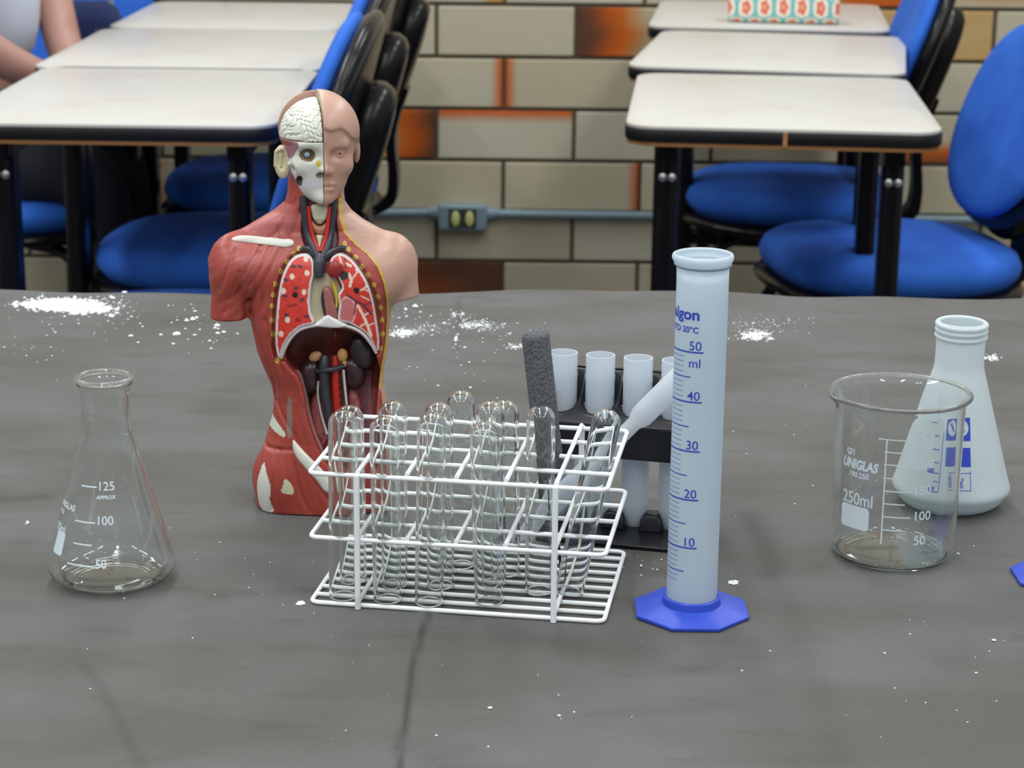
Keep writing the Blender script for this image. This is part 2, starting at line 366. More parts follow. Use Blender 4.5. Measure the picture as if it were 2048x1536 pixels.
# ------------------------------------------------------------------ chairs
def cushion(mb, w_, d_, th, n=2.6, N=56, M=None, dome=0.35, mi=0):
    rings = []
    for s, z in ((0.02, 0.0), (0.80, 0.0), (0.93, 0.10), (0.99, 0.35), (1.0, 0.55), (0.97, 0.78), (0.90, 0.92), (0.75, 1.0), (0.5, 1.0 + dome * 0.18), (0.25, 1.0 + dome * 0.26), (0.02, 1.0 + dome * 0.28)):
        R = []
        for k in range(N):
            a = 2 * PI * k / N; c = math.cos(a); q = math.sin(a)
            x = abs(c) ** (2 / n) * (1 if c > 0 else -1); y = abs(q) ** (2 / n) * (1 if q > 0 else -1)
            p = Vector((x * w_ / 2 * s, y * d_ / 2 * s, z * th)); R.append(M @ p if M else p)
        rings.append(R)
    mb.rings(rings, mi)
def make_chair():
    t = thing('chair', 'x', 'chair')
    mb = MB(); cushion(mb, 0.43, 0.45, 0.068, M=Matrix.Translation((0, 0, 0.402))); mb.build('seat', M_fabric, t, sharp=80)
    mb = MB(); cushion(mb, 0.445, 0.465, 0.032, M=Matrix.Translation((0, 0, 0.380)), dome=0); mb.build('seat_shell', M_shell, t, sharp=80)
    A = Matrix.Translation((0.222, 0, 0.74)) @ Matrix.Rotation(math.radians(20), 4, 'Y') @ Matrix.Rotation(-PI / 2, 4, 'Y')
    # local x -> up, y -> y, z -> towards the sitter (-X)
    mb = MB(); cushion(mb, 0.355, 0.40, 0.030, n=2.25, M=A, dome=-0.1); mb.build('backrest', M_fabric, t, sharp=80)
    B = A @ Matrix.Scale(-1, 4, (0, 0, 1))
    mb = MB(); cushion(mb, 0.38, 0.42, 0.036, n=2.25, M=B @ Matrix.Translation((0, 0, -0.008)), dome=0.9); sh = mb.build('backrest_shell', M_shell, t, sharp=80)
    mb = MB(); cushion(mb, 0.30, 0.13, 0.06, n=3, M=B @ Matrix.Translation((-0.05, 0, 0.022))); mb.build('spine_cover', M_shell, sh, sharp=80)
    bar = [(0.02, 0, 0.378), (0.16, 0, 0.376), (0.235, 0, 0.40), (0.25, 0, 0.45), (0.245, 0, 0.55), (0.272, 0, 0.64)]
    mb = MB()
    rings = []
    for p in catmull(bar, 5):
        rings.append([(p[0] + dx, dy, p[2] + dz) for dx, dy, dz in ((-.010, -.032, 0.006), (.010, -.032, -.006), (.010, .032, -.006), (-.010, .032, .006))])
    mb.rings(rings); mb.build('back_bar', M_black_metal, t, sharp=30)
    for sx in (-1, 1):
        for sy in (-1, 1):
            mb = MB(); mb.tube(catmull([(sx * 0.06, sy * 0.13, 0.375), (sx * 0.15, sy * 0.175, 0.35), (sx * 0.185, sy * 0.195, 0.20), (sx * 0.215, sy * 0.215, 0.012)], 5), 0.0115, 12); lg = mb.build('leg', M_black_metal, t)
            mb = MB(); mb.lathe([(0.0001, 0), (0.014, 0), (0.015, 0.02), (0.0125, 0.028), (0.0001, 0.028)], 14, M=Matrix.Translation((sx * 0.2155, sy * 0.2155, 0))); mb.build('foot_cap', M_black_metal, lg)
    for sy in (-1, 1):
        mb = MB(); mb.tube([(-0.07, sy * 0.13, 0.378), (0.07, sy * 0.13, 0.378)], 0.010, 10); mb.build('seat_rail', M_black_metal, t)
    return t
chair0 = make_chair(); gC = 'blue padded classroom chairs'
for i, (x, y, rz, lab) in enumerate([
    (0.655, 3.60, 10, 'blue padded chair with black shell at the right edge, beside the nearest right desk'),
    (0.56, 4.20, -4, 'blue padded chair tucked under the middle right desk, backrest rising behind its corner'),
    (-0.490, 2.97, -2, 'nearest blue chair of the left row, its black back right behind the torso head'),
    (-0.505, 3.60, -2, 'middle blue chair of the left row, seat showing under the nearest left desk'),
    (-0.495, 4.26, -2, 'farthest blue chair of the left row, its black back outermost against the brick wall'),
    (-0.98, 4.05, 180, 'blue chair the person sits on, seat edge showing under the left desks'),
    (-1.02, 4.60, 90, 'blue backrest chair at the far left behind the person, a navy bag beside it')]):
    c = chair0 if i == 0 else copy_tree(chair0)
    c.location = (x, y, 0); c.rotation_euler = (0, 0, math.radians(rz)); c['label'] = lab; c['group'] = gC
for ch_ in chair0.children:      # the right edge chair has its backrest set lower
    if ch_.name.startswith('backrest'): ch_.location.z -= 0.07
# stool whose blue edge peeps over the lab table
p = T(1465, 588, 0.46)
st = thing('stool', 'blue padded stool, only its rim showing above the table edge beside the tall cylinder', 'stool', (p.x, p.y - 0.17, 0))
mb = MB(); cushion(mb, 0.36, 0.36, 0.05, n=2.0, M=Matrix.Translation((0, 0, 0.41))); mb.build('seat', M_fabric, st, sharp=80)
mb = MB(); cushion(mb, 0.37, 0.37, 0.03, n=2.0, M=Matrix.Translation((0, 0, 0.387)), dome=0); mb.build('seat_shell', M_shell, st, sharp=80)
for k in range(4):
    a = PI / 4 + k * PI / 2; mb = MB(); mb.tube([(0.12 * math.cos(a), 0.12 * math.sin(a), 0.385), (0.19 * math.cos(a), 0.19 * math.sin(a), 0.0)], 0.012, 12); mb.build('leg', M_black_metal, st)

# ------------------------------------------------------------------ patterned pouch on the far right desk
pa = T(1460, 46, DZ); pb = T(1682, 52, DZ); yw = math.atan2(pb.y - pa.y, pb.x - pa.x); wl = (pb - pa).length
pc = (pa + pb) / 2 + Vector((0, 0.035, 0))
po = thing('pencil_case', 'turquoise fabric pencil case with cream rings and orange flowers on the farthest right desk', 'pencil case', (pc.x, pc.y, DZ), yw)
m = mat('flower_ring_fabric', srgb(120, 196, 190), 0.85); nt = m.node_tree; bs = nt.nodes['Principled BSDF']
vs = []; fs = []; cl = []
NX, NA = 160, 64
cT = srgb(126, 196, 190); cC = srgb(244, 234, 214); cF = srgb(226, 96, 66); cG = srgb(90, 170, 165)
for i in range(NX + 1):
    for k in range(NA):
        a = 2 * PI * k / NA; u = i / NX
        e = (1 - abs(2 * u - 1) ** 8) ** 0.5 * 0.28 + 0.72
        cx = abs(math.cos(a)) ** 0.55 * (1 if math.cos(a) > 0 else -1); sy = abs(math.sin(a)) ** 0.55 * (1 if math.sin(a) > 0 else -1)
        hh = 0.034 * (1 - 0.06 * math.cos(5 * u))
        y = cx * 0.032 * e; z = hh + sy * hh * (0.8 + 0.2 * e)
        x = (u - 0.5) * wl; s_ = a * 0.034 * 1.15
        vs.append((x, y, max(z, 0.0004)))
        P = 0.0385; best = 1e9
        q = s_ / (P * 0.8)
        for rr in (math.floor(q), math.floor(q) + 1):
            ox = (x + 0.5 * P * (rr % 2)) / P; dx = (ox - round(ox)) * P; dy = (q - rr) * P * 0.8
            best = min(best, (math.hypot(dx, dy), math.atan2(dy, dx))) if best != 1e9 else (math.hypot(dx, dy), math.atan2(dy, dx))
        d, an = best
        c = cT
        if d < 0.0155: c = cC
        if d < 0.0085 + 0.0016 * math.cos(5 * an): c = cF
        if d < 0.0022: c = srgb(250, 220, 170)
        if 0.0175 < d < 0.0185: c = cG
        cl.append((*c, 1))
for i in range(NX):
    for k in range(NA):
        l = (k + 1) % NA; fs.append((i * NA + k, i * NA + l, (i + 1) * NA + l, (i + 1) * NA + k))
fs.append(tuple(range(NA))[::-1]); fs.append(tuple(NX * NA + k for k in range(NA)))
def col_mesh(name, vs, fs, cols, m, parent=None, smooth=True):
    me = bpy.data.meshes.new(name); me.from_pydata([tuple(v) for v in vs], [], fs)
    ca = me.color_attributes.new('Col', 'FLOAT_COLOR', 'POINT'); ca.data.foreach_set('color', np.array(cols, np.float32).ravel())
    me.materials.append(m)
    if smooth: me.polygons.foreach_set('use_smooth', [True] * len(me.polygons))
    o = bpy.data.objects.new(name, me); COL.objects.link(o); o.parent = parent
    return o
col_mesh('pouch', vs, fs, cl, attr_mat('flower_ring_cloth', 0.85, 0.2), po)
mb = MB(); mb.tube([(-wl * 0.44, 0, 0.0685), (0, 0, 0.0675), (wl * 0.44, 0, 0.0685)], 0.0022, 8); mb.build('zip', mat('zip_white', (0.7, 0.7, 0.68), 0.6), po)

# ------------------------------------------------------------------ seated person (head out of frame)
M_skin = mat('skin', srgb(186, 142, 128), 0.5, noise=(20, srgb(170, 124, 108), 0.45, 0.7))
def skin_obj(name, chains, mt_, parent, sub=2, root=0):
    """chains: list of [(x,y,z,rx,ry)...]; first vertex of later chains may be ('J', index)"""
    vs = []; es = []; rad = []
    for ch in chains:
        prev = None
        for p in ch:
            if p[0] == 'J': prev = p[1]; continue
            vs.append(p[:3]); rad.append((p[3], p[4] if len(p) > 4 else p[3])); i = len(vs) - 1
            if prev is not None: es.append((prev, i))
            prev = i
    me = bpy.data.meshes.new(name); me.from_pydata(vs, es, []); me.materials.append(mt_)
    o = bpy.data.objects.new(name, me); COL.objects.link(o); o.parent = parent
    sk = o.modifiers.new('skin', 'SKIN'); sk.use_smooth_shade = True
    for i, r in enumerate(rad): me.skin_vertices[0].data[i].radius = r; me.skin_vertices[0].data[i].use_root = (i == root)
    ss = o.modifiers.new('sub', 'SUBSURF'); ss.levels = sub; ss.render_levels = sub
    return o
PX, PY = -1.06, 4.02
pe = thing('person', 'person in a white top and dark jeans seated at the left desks, forearms resting down', 'person', (PX, PY, 0), 0)
ch = [[(0, 0, .54, .13, .12), (0.0, 0, .66, .12, .13), (.01, 0, .82, .12, .15), (0.02, 0, 1.0, .11, .16), (0.02, 0, 1.10, .055, .06), (.035, 0, 1.18, .05), (.05, 0, 1.25, .075, .07), (.055, 0, 1.34, .09, .075), (.045, 0, 1.41, .05, .045)]]
for sy in (-1, 1):
    ch.append([('J', 0), (.10, sy * .09, .53, .085), (.18, sy * .11, .53, .072), (.27, sy * .11, .51, .06), (.26, sy * .11, .30, .05), (.24, sy * .11, .10, .036), (.29, sy * .115, .045, .034), (.39, sy * .13, .03, .028)])
# near arm reaches forward and down to the lap, far arm hangs with a bent elbow
ch.append([('J', 3), (0.02, -.19, 1.03, .052), (0.03, -.24, .90, .042), (0.06, -.26, .80, .040), (.15, -.20, .725, .036), (.235, -.13, .675, .028), (.265, -.11, .665, .026)])
ch.append([('J', 3), (0.05, .19, 1.03, .05), (.13, .17, .92, .042), (.165, .10, .79, .040), (.20, .03, .71, .036), (.235, -.04, .665, .028), (.26, -.07, .66, .026)])
skin_obj('body', ch, M_skin, pe)
M_shirt = mat('white_cotton', srgb(205, 212, 224), 0.9)
ch = [[(0, 0, .68, .135, .155), (.01, 0, .80, .132, .165), (0.02, 0, .98, .122, .172), (0.02, 0, 1.09, .07, .09)],
      [('J', 2), (0.02, -.185, 1.04, .068), (0.03, -.225, .95, .06)], [('J', 2), (0.05, .185, 1.04, .068), (.105, .18, .97, .06)]]
skin_obj('shirt', ch, M_shirt, pe)
M_jeans = mat('dark_jeans', srgb(24, 26, 36), 0.9)
ch = [[(0, 0, .665, .138, .155), (0, 0, .60, .142, .15), (0.01, 0, .54, .14, .14)]]
for sy in (-1, 1):
    ch.append([('J', 2), (.12, sy * .10, .535, .098), (.18, sy * .115, .535, .086), (.28, sy * .115, .505, .074), (.27, sy * .115, .28, .064), (.245, sy * .115, .10, .052)])
skin_obj('jeans', ch, M_jeans, pe)
for sy in (-1, 1):
    skin_obj('shoe', [[(.23, sy * .115, .05, .045, .042), (.30, sy * .12, .042, .045, .04), (.41, sy * .135, .034, .042, .032)]], mat('black_shoe', (.02, .02, .02), 0.5), pe)
for sy, hx, hy, hz in ((-1, .265, -.11, .665), (1, .26, -.07, .66)):
    pass
fing = []
base = (.265, -.095, .662)
chs = [[(base[0], base[1], base[2], .030, .016), (base[0] + .05, base[1] + .01, base[2] - .012, .034, .014)]]
for k in range(4):
    yy = -0.030 + 0.020 * k; ln = (.052, .062, .058, .045)[k]
    chs.append([('J', 1), (base[0] + .075, base[1] + .01 + yy, base[2] - .016, .0085), (base[0] + .075 + ln * .55, base[1] + .01 + yy, base[2] - .030, .008), (base[0] + .075 + ln * .8, base[1] + .01 + yy, base[2] - .052, .0065)])
chs.append([('J', 0), (base[0] + .015, base[1] - .035, base[2] - .01, .010), (base[0] + .045, base[1] - .052, base[2] - .02, .009), (base[0] + .07, base[1] - .055, base[2] - .03, .007)])
skin_obj('hand', chs, M_skin, pe); 
chs2 = [[(p if p[0] == 'J' else (p[0], 2 * -.03 - p[1] + 0.03 * 0, p[2] - .03, *p[3:])) for p in c] for c in chs]
skin_obj('hand', chs2, M_skin, pe)
M_hair = mat('dark_hair', srgb(38, 26, 20), 0.6, bump=(200, .6, .003))
skin_obj('hair', [[(.01, 0, 1.22, .06, .07), (.02, 0, 1.33, .085, .085), (.035, 0, 1.42, .075, .07)]], M_hair, pe)
# navy bag behind the person
bp_ = V(205, 20, 4.38)
bg = thing('bag', 'navy cloth bag with pale grey print standing behind the seated person', 'bag', (bp_.x - 0.03, 4.36, 0.475))
mb = MB(); cushion(mb, 0.15, 0.30, 0.10, n=5, M=Matrix.Translation((0, 0.05, 0.16)) @ Matrix.Rotation(PI / 2, 4, 'X') @ Matrix.Rotation(PI / 2, 4, 'Z') @ Matrix.Diagonal((2.1, .5, 1, 1)), dome=.1)
mb.build('bag_body', mat('navy_cloth', srgb(30, 42, 86), 0.9, noise=(14, srgb(104, 116, 134), 0.56, 0.6)), bg, sharp=80)
mb = MB(); mb.tube(catmull([(-.05, 0, .30), (-.04, 0, .38), (.04, 0, .38), (.05, 0, .30)], 8), 0.008, 8); mb.build('strap', mat('grey_strap', srgb(120, 130, 145), 0.9), bg)

# ------------------------------------------------------------------ lab table and its cloth
def edgeY(x):   # back edge of the cloth, measured
    return 1.733 + 0.012 * math.sin(3.1 * x + 0.4) + 0.006 * math.sin(9 * x + 1)
tb = thing('lab_table', 'long lab table hidden under the dark grey cloth', 'table', (0, 1.15, 0))
mb = MB(); mb.box((0, 0, TZ - 0.0195), (1.9, 1.12, 0.033)); mb.build('tabletop', M_laminate, tb, bevel=0.003)
for sx in (-1, 1):
    for sy in (-1, 1):
        mb = MB(); mb.box((sx * 0.86, sy * 0.48, (TZ - .036) / 2), (0.04, 0.04, TZ - .036)); mb.build('leg', M_black_metal, tb, bevel=0.004)
    mb = MB(); mb.box((sx * 0.86, 0, 0.2), (0.03, 0.9, 0.03)); mb.build('side_bar', M_black_metal, tb)
random.seed(7)
def seg_dist(X, Y, P):
    D = np.full(X.shape, 1e9); 
    for (ax, ay), (bx, by) in zip(P[:-1], P[1:]):
        dx, dy = bx - ax, by - ay; L2 = dx * dx + dy * dy
        t = np.clip(((X - ax) * dx + (Y - ay) * dy) / L2, 0, 1)
        D = np.minimum(D, np.hypot(X - ax - t * dx, Y - ay - t * dy))
    return D
def tp(x, y): p = T(x, y); return (p.x, p.y)
xs = np.concatenate([np.linspace(-0.96, -0.52, 30)[:-1], np.arange(-0.52, 0.5201, 0.0028), np.linspace(0.52, 0.96, 30)[1:]])
ys = np.concatenate([np.linspace(0.56, 0.80, 40)[:-1], np.arange(0.80, 1.7301, 0.0030)])
GX, GY = np.meshgrid(xs, ys)
eY = np.array([edgeY(x) for x in xs])
GY2 = GY + (eY[None, :] - 1.7301) * np.clip((GY - 1.5) / 0.23, 0, 1)
GZ = np.full(GX.shape, TZ)
GZ += 0.0003 * np.sin(GX * 61 + 2 * np.sin(GY * 23)) * np.sin(GY * 47 + GX * 9) - 0.0002
back = np.clip((GY2 - 1.60) / 0.13, 0, 1)
GZ += back * (0.0016 * np.sin(GX * 13 + 0.6) + 0.0009 * np.sin(GX * 41 + 1.0)) * back
stain_shade = np.zeros(GX.shape)  # mask of real stains plus the painted shade of the creases
def stroke(P, wd, amt, wob=0.0):
    global stain_shade
    D = seg_dist(GX + wob * (np.sin(GY * 61) + .6 * np.sin(GY * 149)) * 0.0005, GY2, [tp(*p) for p in P])
    stain_shade = np.maximum(stain_shade, amt * np.exp(-(D / wd) ** 2))
crease = [(855, 1225), (846, 1260), (833, 1310), (822, 1360), (812, 1420), (804, 1480), (798, 1540), (780, 1700), (770, 1900)]
stroke(crease, 0.0016, 0.75, 1)  # crease shade painted as a thin dark line
D = seg_dist(GX, GY2, [tp(*p) for p in crease]); GZ += 0.0011 * np.exp(-(D / 0.0045) ** 2)
crease2 = [(918, 592), (916, 640), (914, 700)]
D = seg_dist(GX, GY2, [tp(*p) for p in crease2]); GZ += 0.0008 * np.exp(-(D / 0.004) ** 2); stroke(crease2, 0.0014, 0.5, 1)  # back crease, its shade darkened into the cloth colour too
stroke([(1490, 1020), (1520, 1060), (1545, 1130), (1575, 1200), (1600, 1280), (1640, 1400), (1690, 1540), (1760, 1750), (1800, 1900)], 0.0085, 0.15, 2)
stroke([(1500, 1030), (1530, 1100), (1545, 1150)], 0.009, 0.42, 2)
stroke([(170, 1330), (215, 1400), (280, 1520), (330, 1650)], 0.003, 0.25, 1)
stroke([(0, 1000), (90, 992)], 0.006, 0.35)
stroke([(520, 650), (700, 655)], 0.006, 0.18); stroke([(1600, 735), (1700, 742)], 0.005, 0.2)
stroke([(1375, 1330), (1400, 1400)], 0.012, 0.14); stroke([(500, 1120), (620, 1180)], 0.014, 0.2); stroke([(1000, 1260), (1300, 1300)], 0.016, 0.12)
stroke([(1900, 1050), (1960, 1040)], 0.012, 0.22)
ny, nx = GX.shape
verts = np.stack([GX, GY2, GZ], -1)
sm = 0.026
extra_b = [np.stack([xs, eY + o, TZ + dz + 0.0 * xs], -1) for o, dz in ((0.003, -0.0008), (0.005, -0.004), (0.006 , -0.02), (0.008, -0.12), (0.012, -0.30))]
extra_f = [np.stack([xs, 0.56 - o + 0.004 * np.sin(xs * 14) * (abs(dz) * 4), TZ + dz + 0.0 * xs], -1) for o, dz in ((0.014, -0.33), (0.012, -0.12), (0.010, -0.02), (0.007, -0.003))]
extra_b[0][:, 2] = GZ[-1] - 0.0008
allr = np.concatenate([np.stack(extra_f), verts, np.stack(extra_b)], 0)
st_all = np.concatenate([np.zeros((4, nx)), stain_shade, np.zeros((5, nx))], 0)
n_r = allr.shape[0]
I = np.arange(n_r * nx).reshape(n_r, nx)
F = np.stack([I[:-1, :-1], I[:-1, 1:], I[1:, 1:], I[1:, :-1]], -1).reshape(-1, 4)
def np_mesh(name, Vv, Q, m, parent=None, cols=None, attr='Col'):
    me = bpy.data.meshes.new(name); me.vertices.add(len(Vv)); me.vertices.foreach_set('co', np.asarray(Vv, np.float32).ravel())
    me.loops.add(Q.size); me.loops.foreach_set('vertex_index', Q.ravel().astype(np.int32)); me.polygons.add(len(Q))
    me.polygons.foreach_set('loop_start', np.arange(0, Q.size, Q.shape[1], dtype=np.int32)); me.polygons.foreach_set('loop_total', np.full(len(Q), Q.shape[1], np.int32))
    me.update(calc_edges=True); me.validate()
    if cols is not None:
        if cols.shape[1] == 3: cols = np.concatenate([cols, np.ones((len(cols), 1))], 1)
        c = me.color_attributes.new(attr, 'FLOAT_COLOR', 'POINT'); c.data.foreach_set('color', cols.astype(np.float32).ravel())
    me.polygons.foreach_set('use_smooth', np.ones(len(Q), bool)); me.materials.append(m)
    o = bpy.data.objects.new(name, me); COL.objects.link(o); o.parent = parent
    return o
mc = mat('dark_grey_nonwoven_cloth', srgb(112, 110, 106), 0.75, spec=0.3); nt = mc.node_tree; bs = nt.nodes['Principled BSDF']
tc = nt.nodes.new('ShaderNodeTexCoord')
def nz(sc, det, vec=None):
    n = nt.nodes.new('ShaderNodeTexNoise'); n.inputs['Scale'].default_value = sc; n.inputs['Detail'].default_value = det
    mp = nt.nodes.new('ShaderNodeMapping'); mp.inputs['Scale'].default_value = vec or (1, 1, 1)
    nt.links.new(tc.outputs['Object'], mp.inputs[0]); nt.links.new(mp.outputs[0], n.inputs['Vector']); return n
def mixc(a, b, f):
    m_ = nt.nodes.new('ShaderNodeMix'); m_.data_type = 'RGBA'
    for s_, v_ in ((6, a), (7, b)):
        if isinstance(v_, tuple): m_.inputs[s_].default_value = (*v_, 1)
        else: nt.links.new(v_, m_.inputs[s_])
    nt.links.new(f, m_.inputs[0]); return m_.outputs[2]
def rng(src, lo, hi, a=0.0, b=1.0):
    r_ = nt.nodes.new('ShaderNodeMapRange'); r_.inputs[1].default_value = lo; r_.inputs[2].default_value = hi; r_.inputs[3].default_value = a; r_.inputs[4].default_value = b
    nt.links.new(src, r_.inputs[0]); return r_.outputs[0]
c1 = mixc(srgb(84, 81, 77), srgb(95, 95, 93), rng(nz(9, 6, (0.8, 1.6, 1)).outputs['Fac'], 0.36, 0.62))
c2 = mixc(c1, srgb(75, 71, 68), rng(nz(34, 5, (0.5, 1.4, 1)).outputs['Fac'], 0.56, 0.74, 0, 0.6))
c3 = mixc(c2, srgb(140, 140, 136), rng(nz(1100, 3).outputs['Fac'], 0.60, 0.80, 0, 0.35))
at = nt.nodes.new('ShaderNodeAttribute'); at.attribute_name = 'Stain'
c4 = mixc(c3, srgb(42, 39, 37), at.outputs['Fac'])
nt.links.new(c4, bs.inputs['Base Color'])
bp = nt.nodes.new('ShaderNodeBump'); bp.inputs['Strength'].default_value = 0.5; bp.inputs['Distance'].default_value = 0.0006
nt.links.new(nz(700, 4).outputs['Fac'], bp.inputs['Height'])
bp2 = nt.nodes.new('ShaderNodeBump'); bp2.inputs['Strength'].default_value = 0.22; bp2.inputs['Distance'].default_value = 0.003
nt.links.new(nz(14, 3, (0.6, 1.3, 1)).outputs['Fac'], bp2.inputs['Height']); nt.links.new(bp.outputs[0], bp2.inputs['Normal']); nt.links.new(bp2.outputs[0], bs.inputs['Normal'])
sc4 = np.repeat(st_all.reshape(-1, 1), 3, 1)
cloth = np_mesh('table_cloth', allr.reshape(-1, 3), F, mc, None, sc4, 'Stain')
tag(cloth, 'dark grey cloth with creases and stains covering the lab table', 'tablecloth')

# ------------------------------------------------------------------ spilled powder
def powder(name, label, spots, seed):
    r = random.Random(seed); mb = MB()
    for (x, y, sx, sy, n, sz) in spots:
        for _ in range(n):
            px = r.gauss(x, sx); py = r.gauss(y, sy)
            if py < 582: continue
            p = T(px, py); s_ = sz * math.exp(r.gauss(0, 0.45))
            a = r.random() * PI
            ex, ey, ez = s_ * r.uniform(.7, 1.4), s_ * r.uniform(.7, 1.3), s_ * r.uniform(.35, .8)
            zb = TZ + 0.0001
            pts = [(ex * math.cos(a), ex * math.sin(a), 0), (-ey * math.sin(a), ey * math.cos(a), 0), (-ex * math.cos(a), -ex * math.sin(a), 0), (ey * math.sin(a), -ey * math.cos(a), 0), (r.gauss(0, .2) * s_, r.gauss(0, .2) * s_, ez), (0, 0, -0.0003)]
            mb.add([(p.x + q[0], p.y + q[1], zb + q[2]) for q in pts], [(0, 1, 4), (1, 2, 4), (2, 3, 4), (3, 0, 4), (1, 0, 5), (2, 1, 5), (3, 2, 5), (0, 3, 5)])
    o = mb.build(name, M_powder, None, smooth=False); tag(o, label, 'powder', None, 'stuff'); return o
powder('powder_heap', 'thin white powder heap and its crumbs at the left behind the glass flask',
       [(120, 609, 32, 5.5, 1500, .0011), (60, 606, 26, 3.5, 380, .0009), (165, 617, 24, 4, 600, .0011), (215, 614, 22, 8, 90, .0010), (240, 600, 25, 8, 26, .0011), (230, 640, 90, 22, 50, .0007), (420, 660, 60, 22, 34, .0012), (60, 690, 60, 25, 30, .0006)], 1)
powder('powder_trail', 'white powder trail on the cloth right behind the torso model',
       [(806, 666, 15, 3.5, 260, .0006), (850, 658, 30, 6, 80, .0005), (950, 650, 24, 5, 200, .0006), (920, 632, 12, 5, 50, .0006), (913, 678, 2.5, 14, 60, .0006), (1000, 668, 30, 14, 34, .0006), (1032, 692, 10, 3, 60, .0006), (830, 625, 25, 8, 20, .0009), (900, 740, 70, 25, 18, .0006)], 2)
powder('powder_smear', 'white powder smear on the cloth between tall cylinder and frosted flask',
       [(1510, 671, 16, 5.5, 340, .0006), (1500, 650, 50, 8, 90, .0004), (1980, 716, 10, 3, 90, .0006), (1560, 640, 40, 6, 24, .0005)], 3)
powder('powder_specks', 'tiny white powder specks scattered over the front half of the cloth',
       [(1465, 1165, 6, 2, 14, .0010), (1300, 1150, 40, 30, 16, .0005), (603, 1207, 2, 1, 5, .0012), (55, 1045, 4, 1.5, 6, .0010), (1000, 1350, 520, 120, 34, .00038), (1900, 1300, 120, 130, 26, .0006), (450, 1150, 180, 60, 26, .0004), (1600, 950, 150, 120, 22, .0005)], 4)

# ------------------------------------------------------------------ glassware
def axis_obj(base_px, name, label, cat, top_px=None, group=None):
    b = T(*base_px); o = thing(name, label, cat, (b.x, b.y, TZ), 0, group)
    return o, b
def pxprof(b, rows, cx=None):
    """rows of (picture row, half width in picture px) -> (radius, height) on the axis at b"""
    out = []
    for y, r in rows:
        x = b[3] if len(b) > 3 else 1024
        p = V(x, y, b[1]); s_ = depth(p) / FPX; out.append((r * s_, p.z - TZ))
    return out
def smooth_prof(P, k=4):
    return [(float(q[0]), float(q[1])) for q in catmull([(p[0], p[1], 0) for p in P], k)]
def shell_prof(outer, t, tb):
    """closed wall: outer from foot centre to lip, inner back down"""
    P = [np.array(p) for p in outer]; inner = []
    for i, p in enumerate(P):
        a = P[max(i - 1, 0)]; c = P[min(i + 1, len(P) - 1)]; d = c - a; n = np.array([-d[1], d[0]]); n = n / (np.linalg.norm(n) + 1e-9)
        q = p + n * t
        inner.append((max(q[0], 0.0), max(q[1], tb)))
    lip = P[-1]
    inner = [q for q in inner if q[0] > 0.0005 or True]
    res = [(float(p[0]), float(p[1])) for p in P] + [(float(lip[0] - t * .3), float(lip[1] + t * .5)), (float(lip[0] - t * 0.75), float(lip[1] + t * 0.45))]
    inn = [(float(q[0]), float(q[1])) for q in inner[::-1]]
    inn[0] = (float(lip[0] - t), float(lip[1]))
    # drop duplicates near the centre
    out = res + inn
    return [(max(r_, 1e-5), z_) for r_, z_ in out]
def radius_fn(outer):
    z = np.array([p[1] for p in outer]); r = np.array([p[0] for p in outer])
    i0 = int(np.argmax(r > 0.6 * r.max()))
    zz, rr = z[i0:], r[i0:]
    return lambda h: float(np.interp(h, zz, rr))

# --- conical glass flask, left
fl, b = axis_obj((226, 1158), 'glass_flask', 'clear glass conical flask with white print standing alone at the left', 'flask')
bb = (b.x, b.y, 0, 222)
rows = [(1123, 126.5), (1100, 122), (1073, 113.5), (1005, 92.5), (937, 72.5), (890, 59.5), (866, 52), (845, 49.5), (800, 49), (785, 49.5), (772, 52.5), (764, 56), (757, 55.5)]
outer = [(0.0, 0.0012), (0.016, 0.0008), (0.0225, 0.0), (0.0265, 0.0008), (0.0305, 0.0035), (0.0328, 0.0065)] + pxprof(bb, rows)
outer = smooth_prof(outer, 4)
mb = MB(); mb.lathe(shell_prof(outer, 0.0013, 0.0024), 96, close=False); mb.build('flask_body', M_glass, fl, sharp=180)
_r, _z = outer[-1]
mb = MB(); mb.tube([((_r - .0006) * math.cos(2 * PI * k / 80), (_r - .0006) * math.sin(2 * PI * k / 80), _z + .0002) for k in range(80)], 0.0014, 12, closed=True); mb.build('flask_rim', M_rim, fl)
rf = radius_fn(outer)
def hz(y, b=b, x=222, dy=0): return V(x, y, b.y + dy).z - TZ
def phi_at(x, h, rfun, b):   # angle whose front print point is seen at picture column x
    best = None
    for k in range(-90, 91, 1):
        a = math.radians(k); r = rfun(h); px, _ = proj(b.x + r * math.sin(a), b.y - r * math.cos(a), TZ + h)
        if best is None or abs(px - x) < best[0]: best = (abs(px - x), a)
    return best[1]
def h_at(y, phi, rfun, b):
    best = None
    for k in range(0, 2400):
        h = k * 0.0001; r = rfun(h); _, py = proj(b.x + r * math.sin(phi), b.y - r * math.cos(phi), TZ + h)
        if best is None or abs(py - y) < best[0]: best = (abs(py - y), h)
    return best[1]
def put(mb, flat, x, y, rfun, b, mi=0):
    """lay artwork with its lower left corner where the photo shows it on the vessel"""
    h = 0.05
    for _ in range(4):
        ph = phi_at(x, h, rfun, b); h = h_at(y, ph, rfun, b)
    wrap(mb, flat, ph, h, rfun)
K = 1 / 3780.0     # metres per px near the flask
mb = MB()
for yy, x0, x1 in ((974, 163, 192), (1044, 150, 189), (1089, 147, 182), (1129, 134, 186)):
    put(mb, rect_flat(0, 0, (x1 - x0) * K * 1.18, 0.0008, 6, 1), x0, yy - 2, rf, b)
for s_, yy, x0, sz in (('125', 981, 194, .0063), ('100', 1050, 191, .0063), ('50', 1137, 189, .0063), ('APPROX', 998, 194, .0026)):
    put(mb, text_flat(s_, sz, 0.00008, sx=1.0), x0, yy, rf, b)
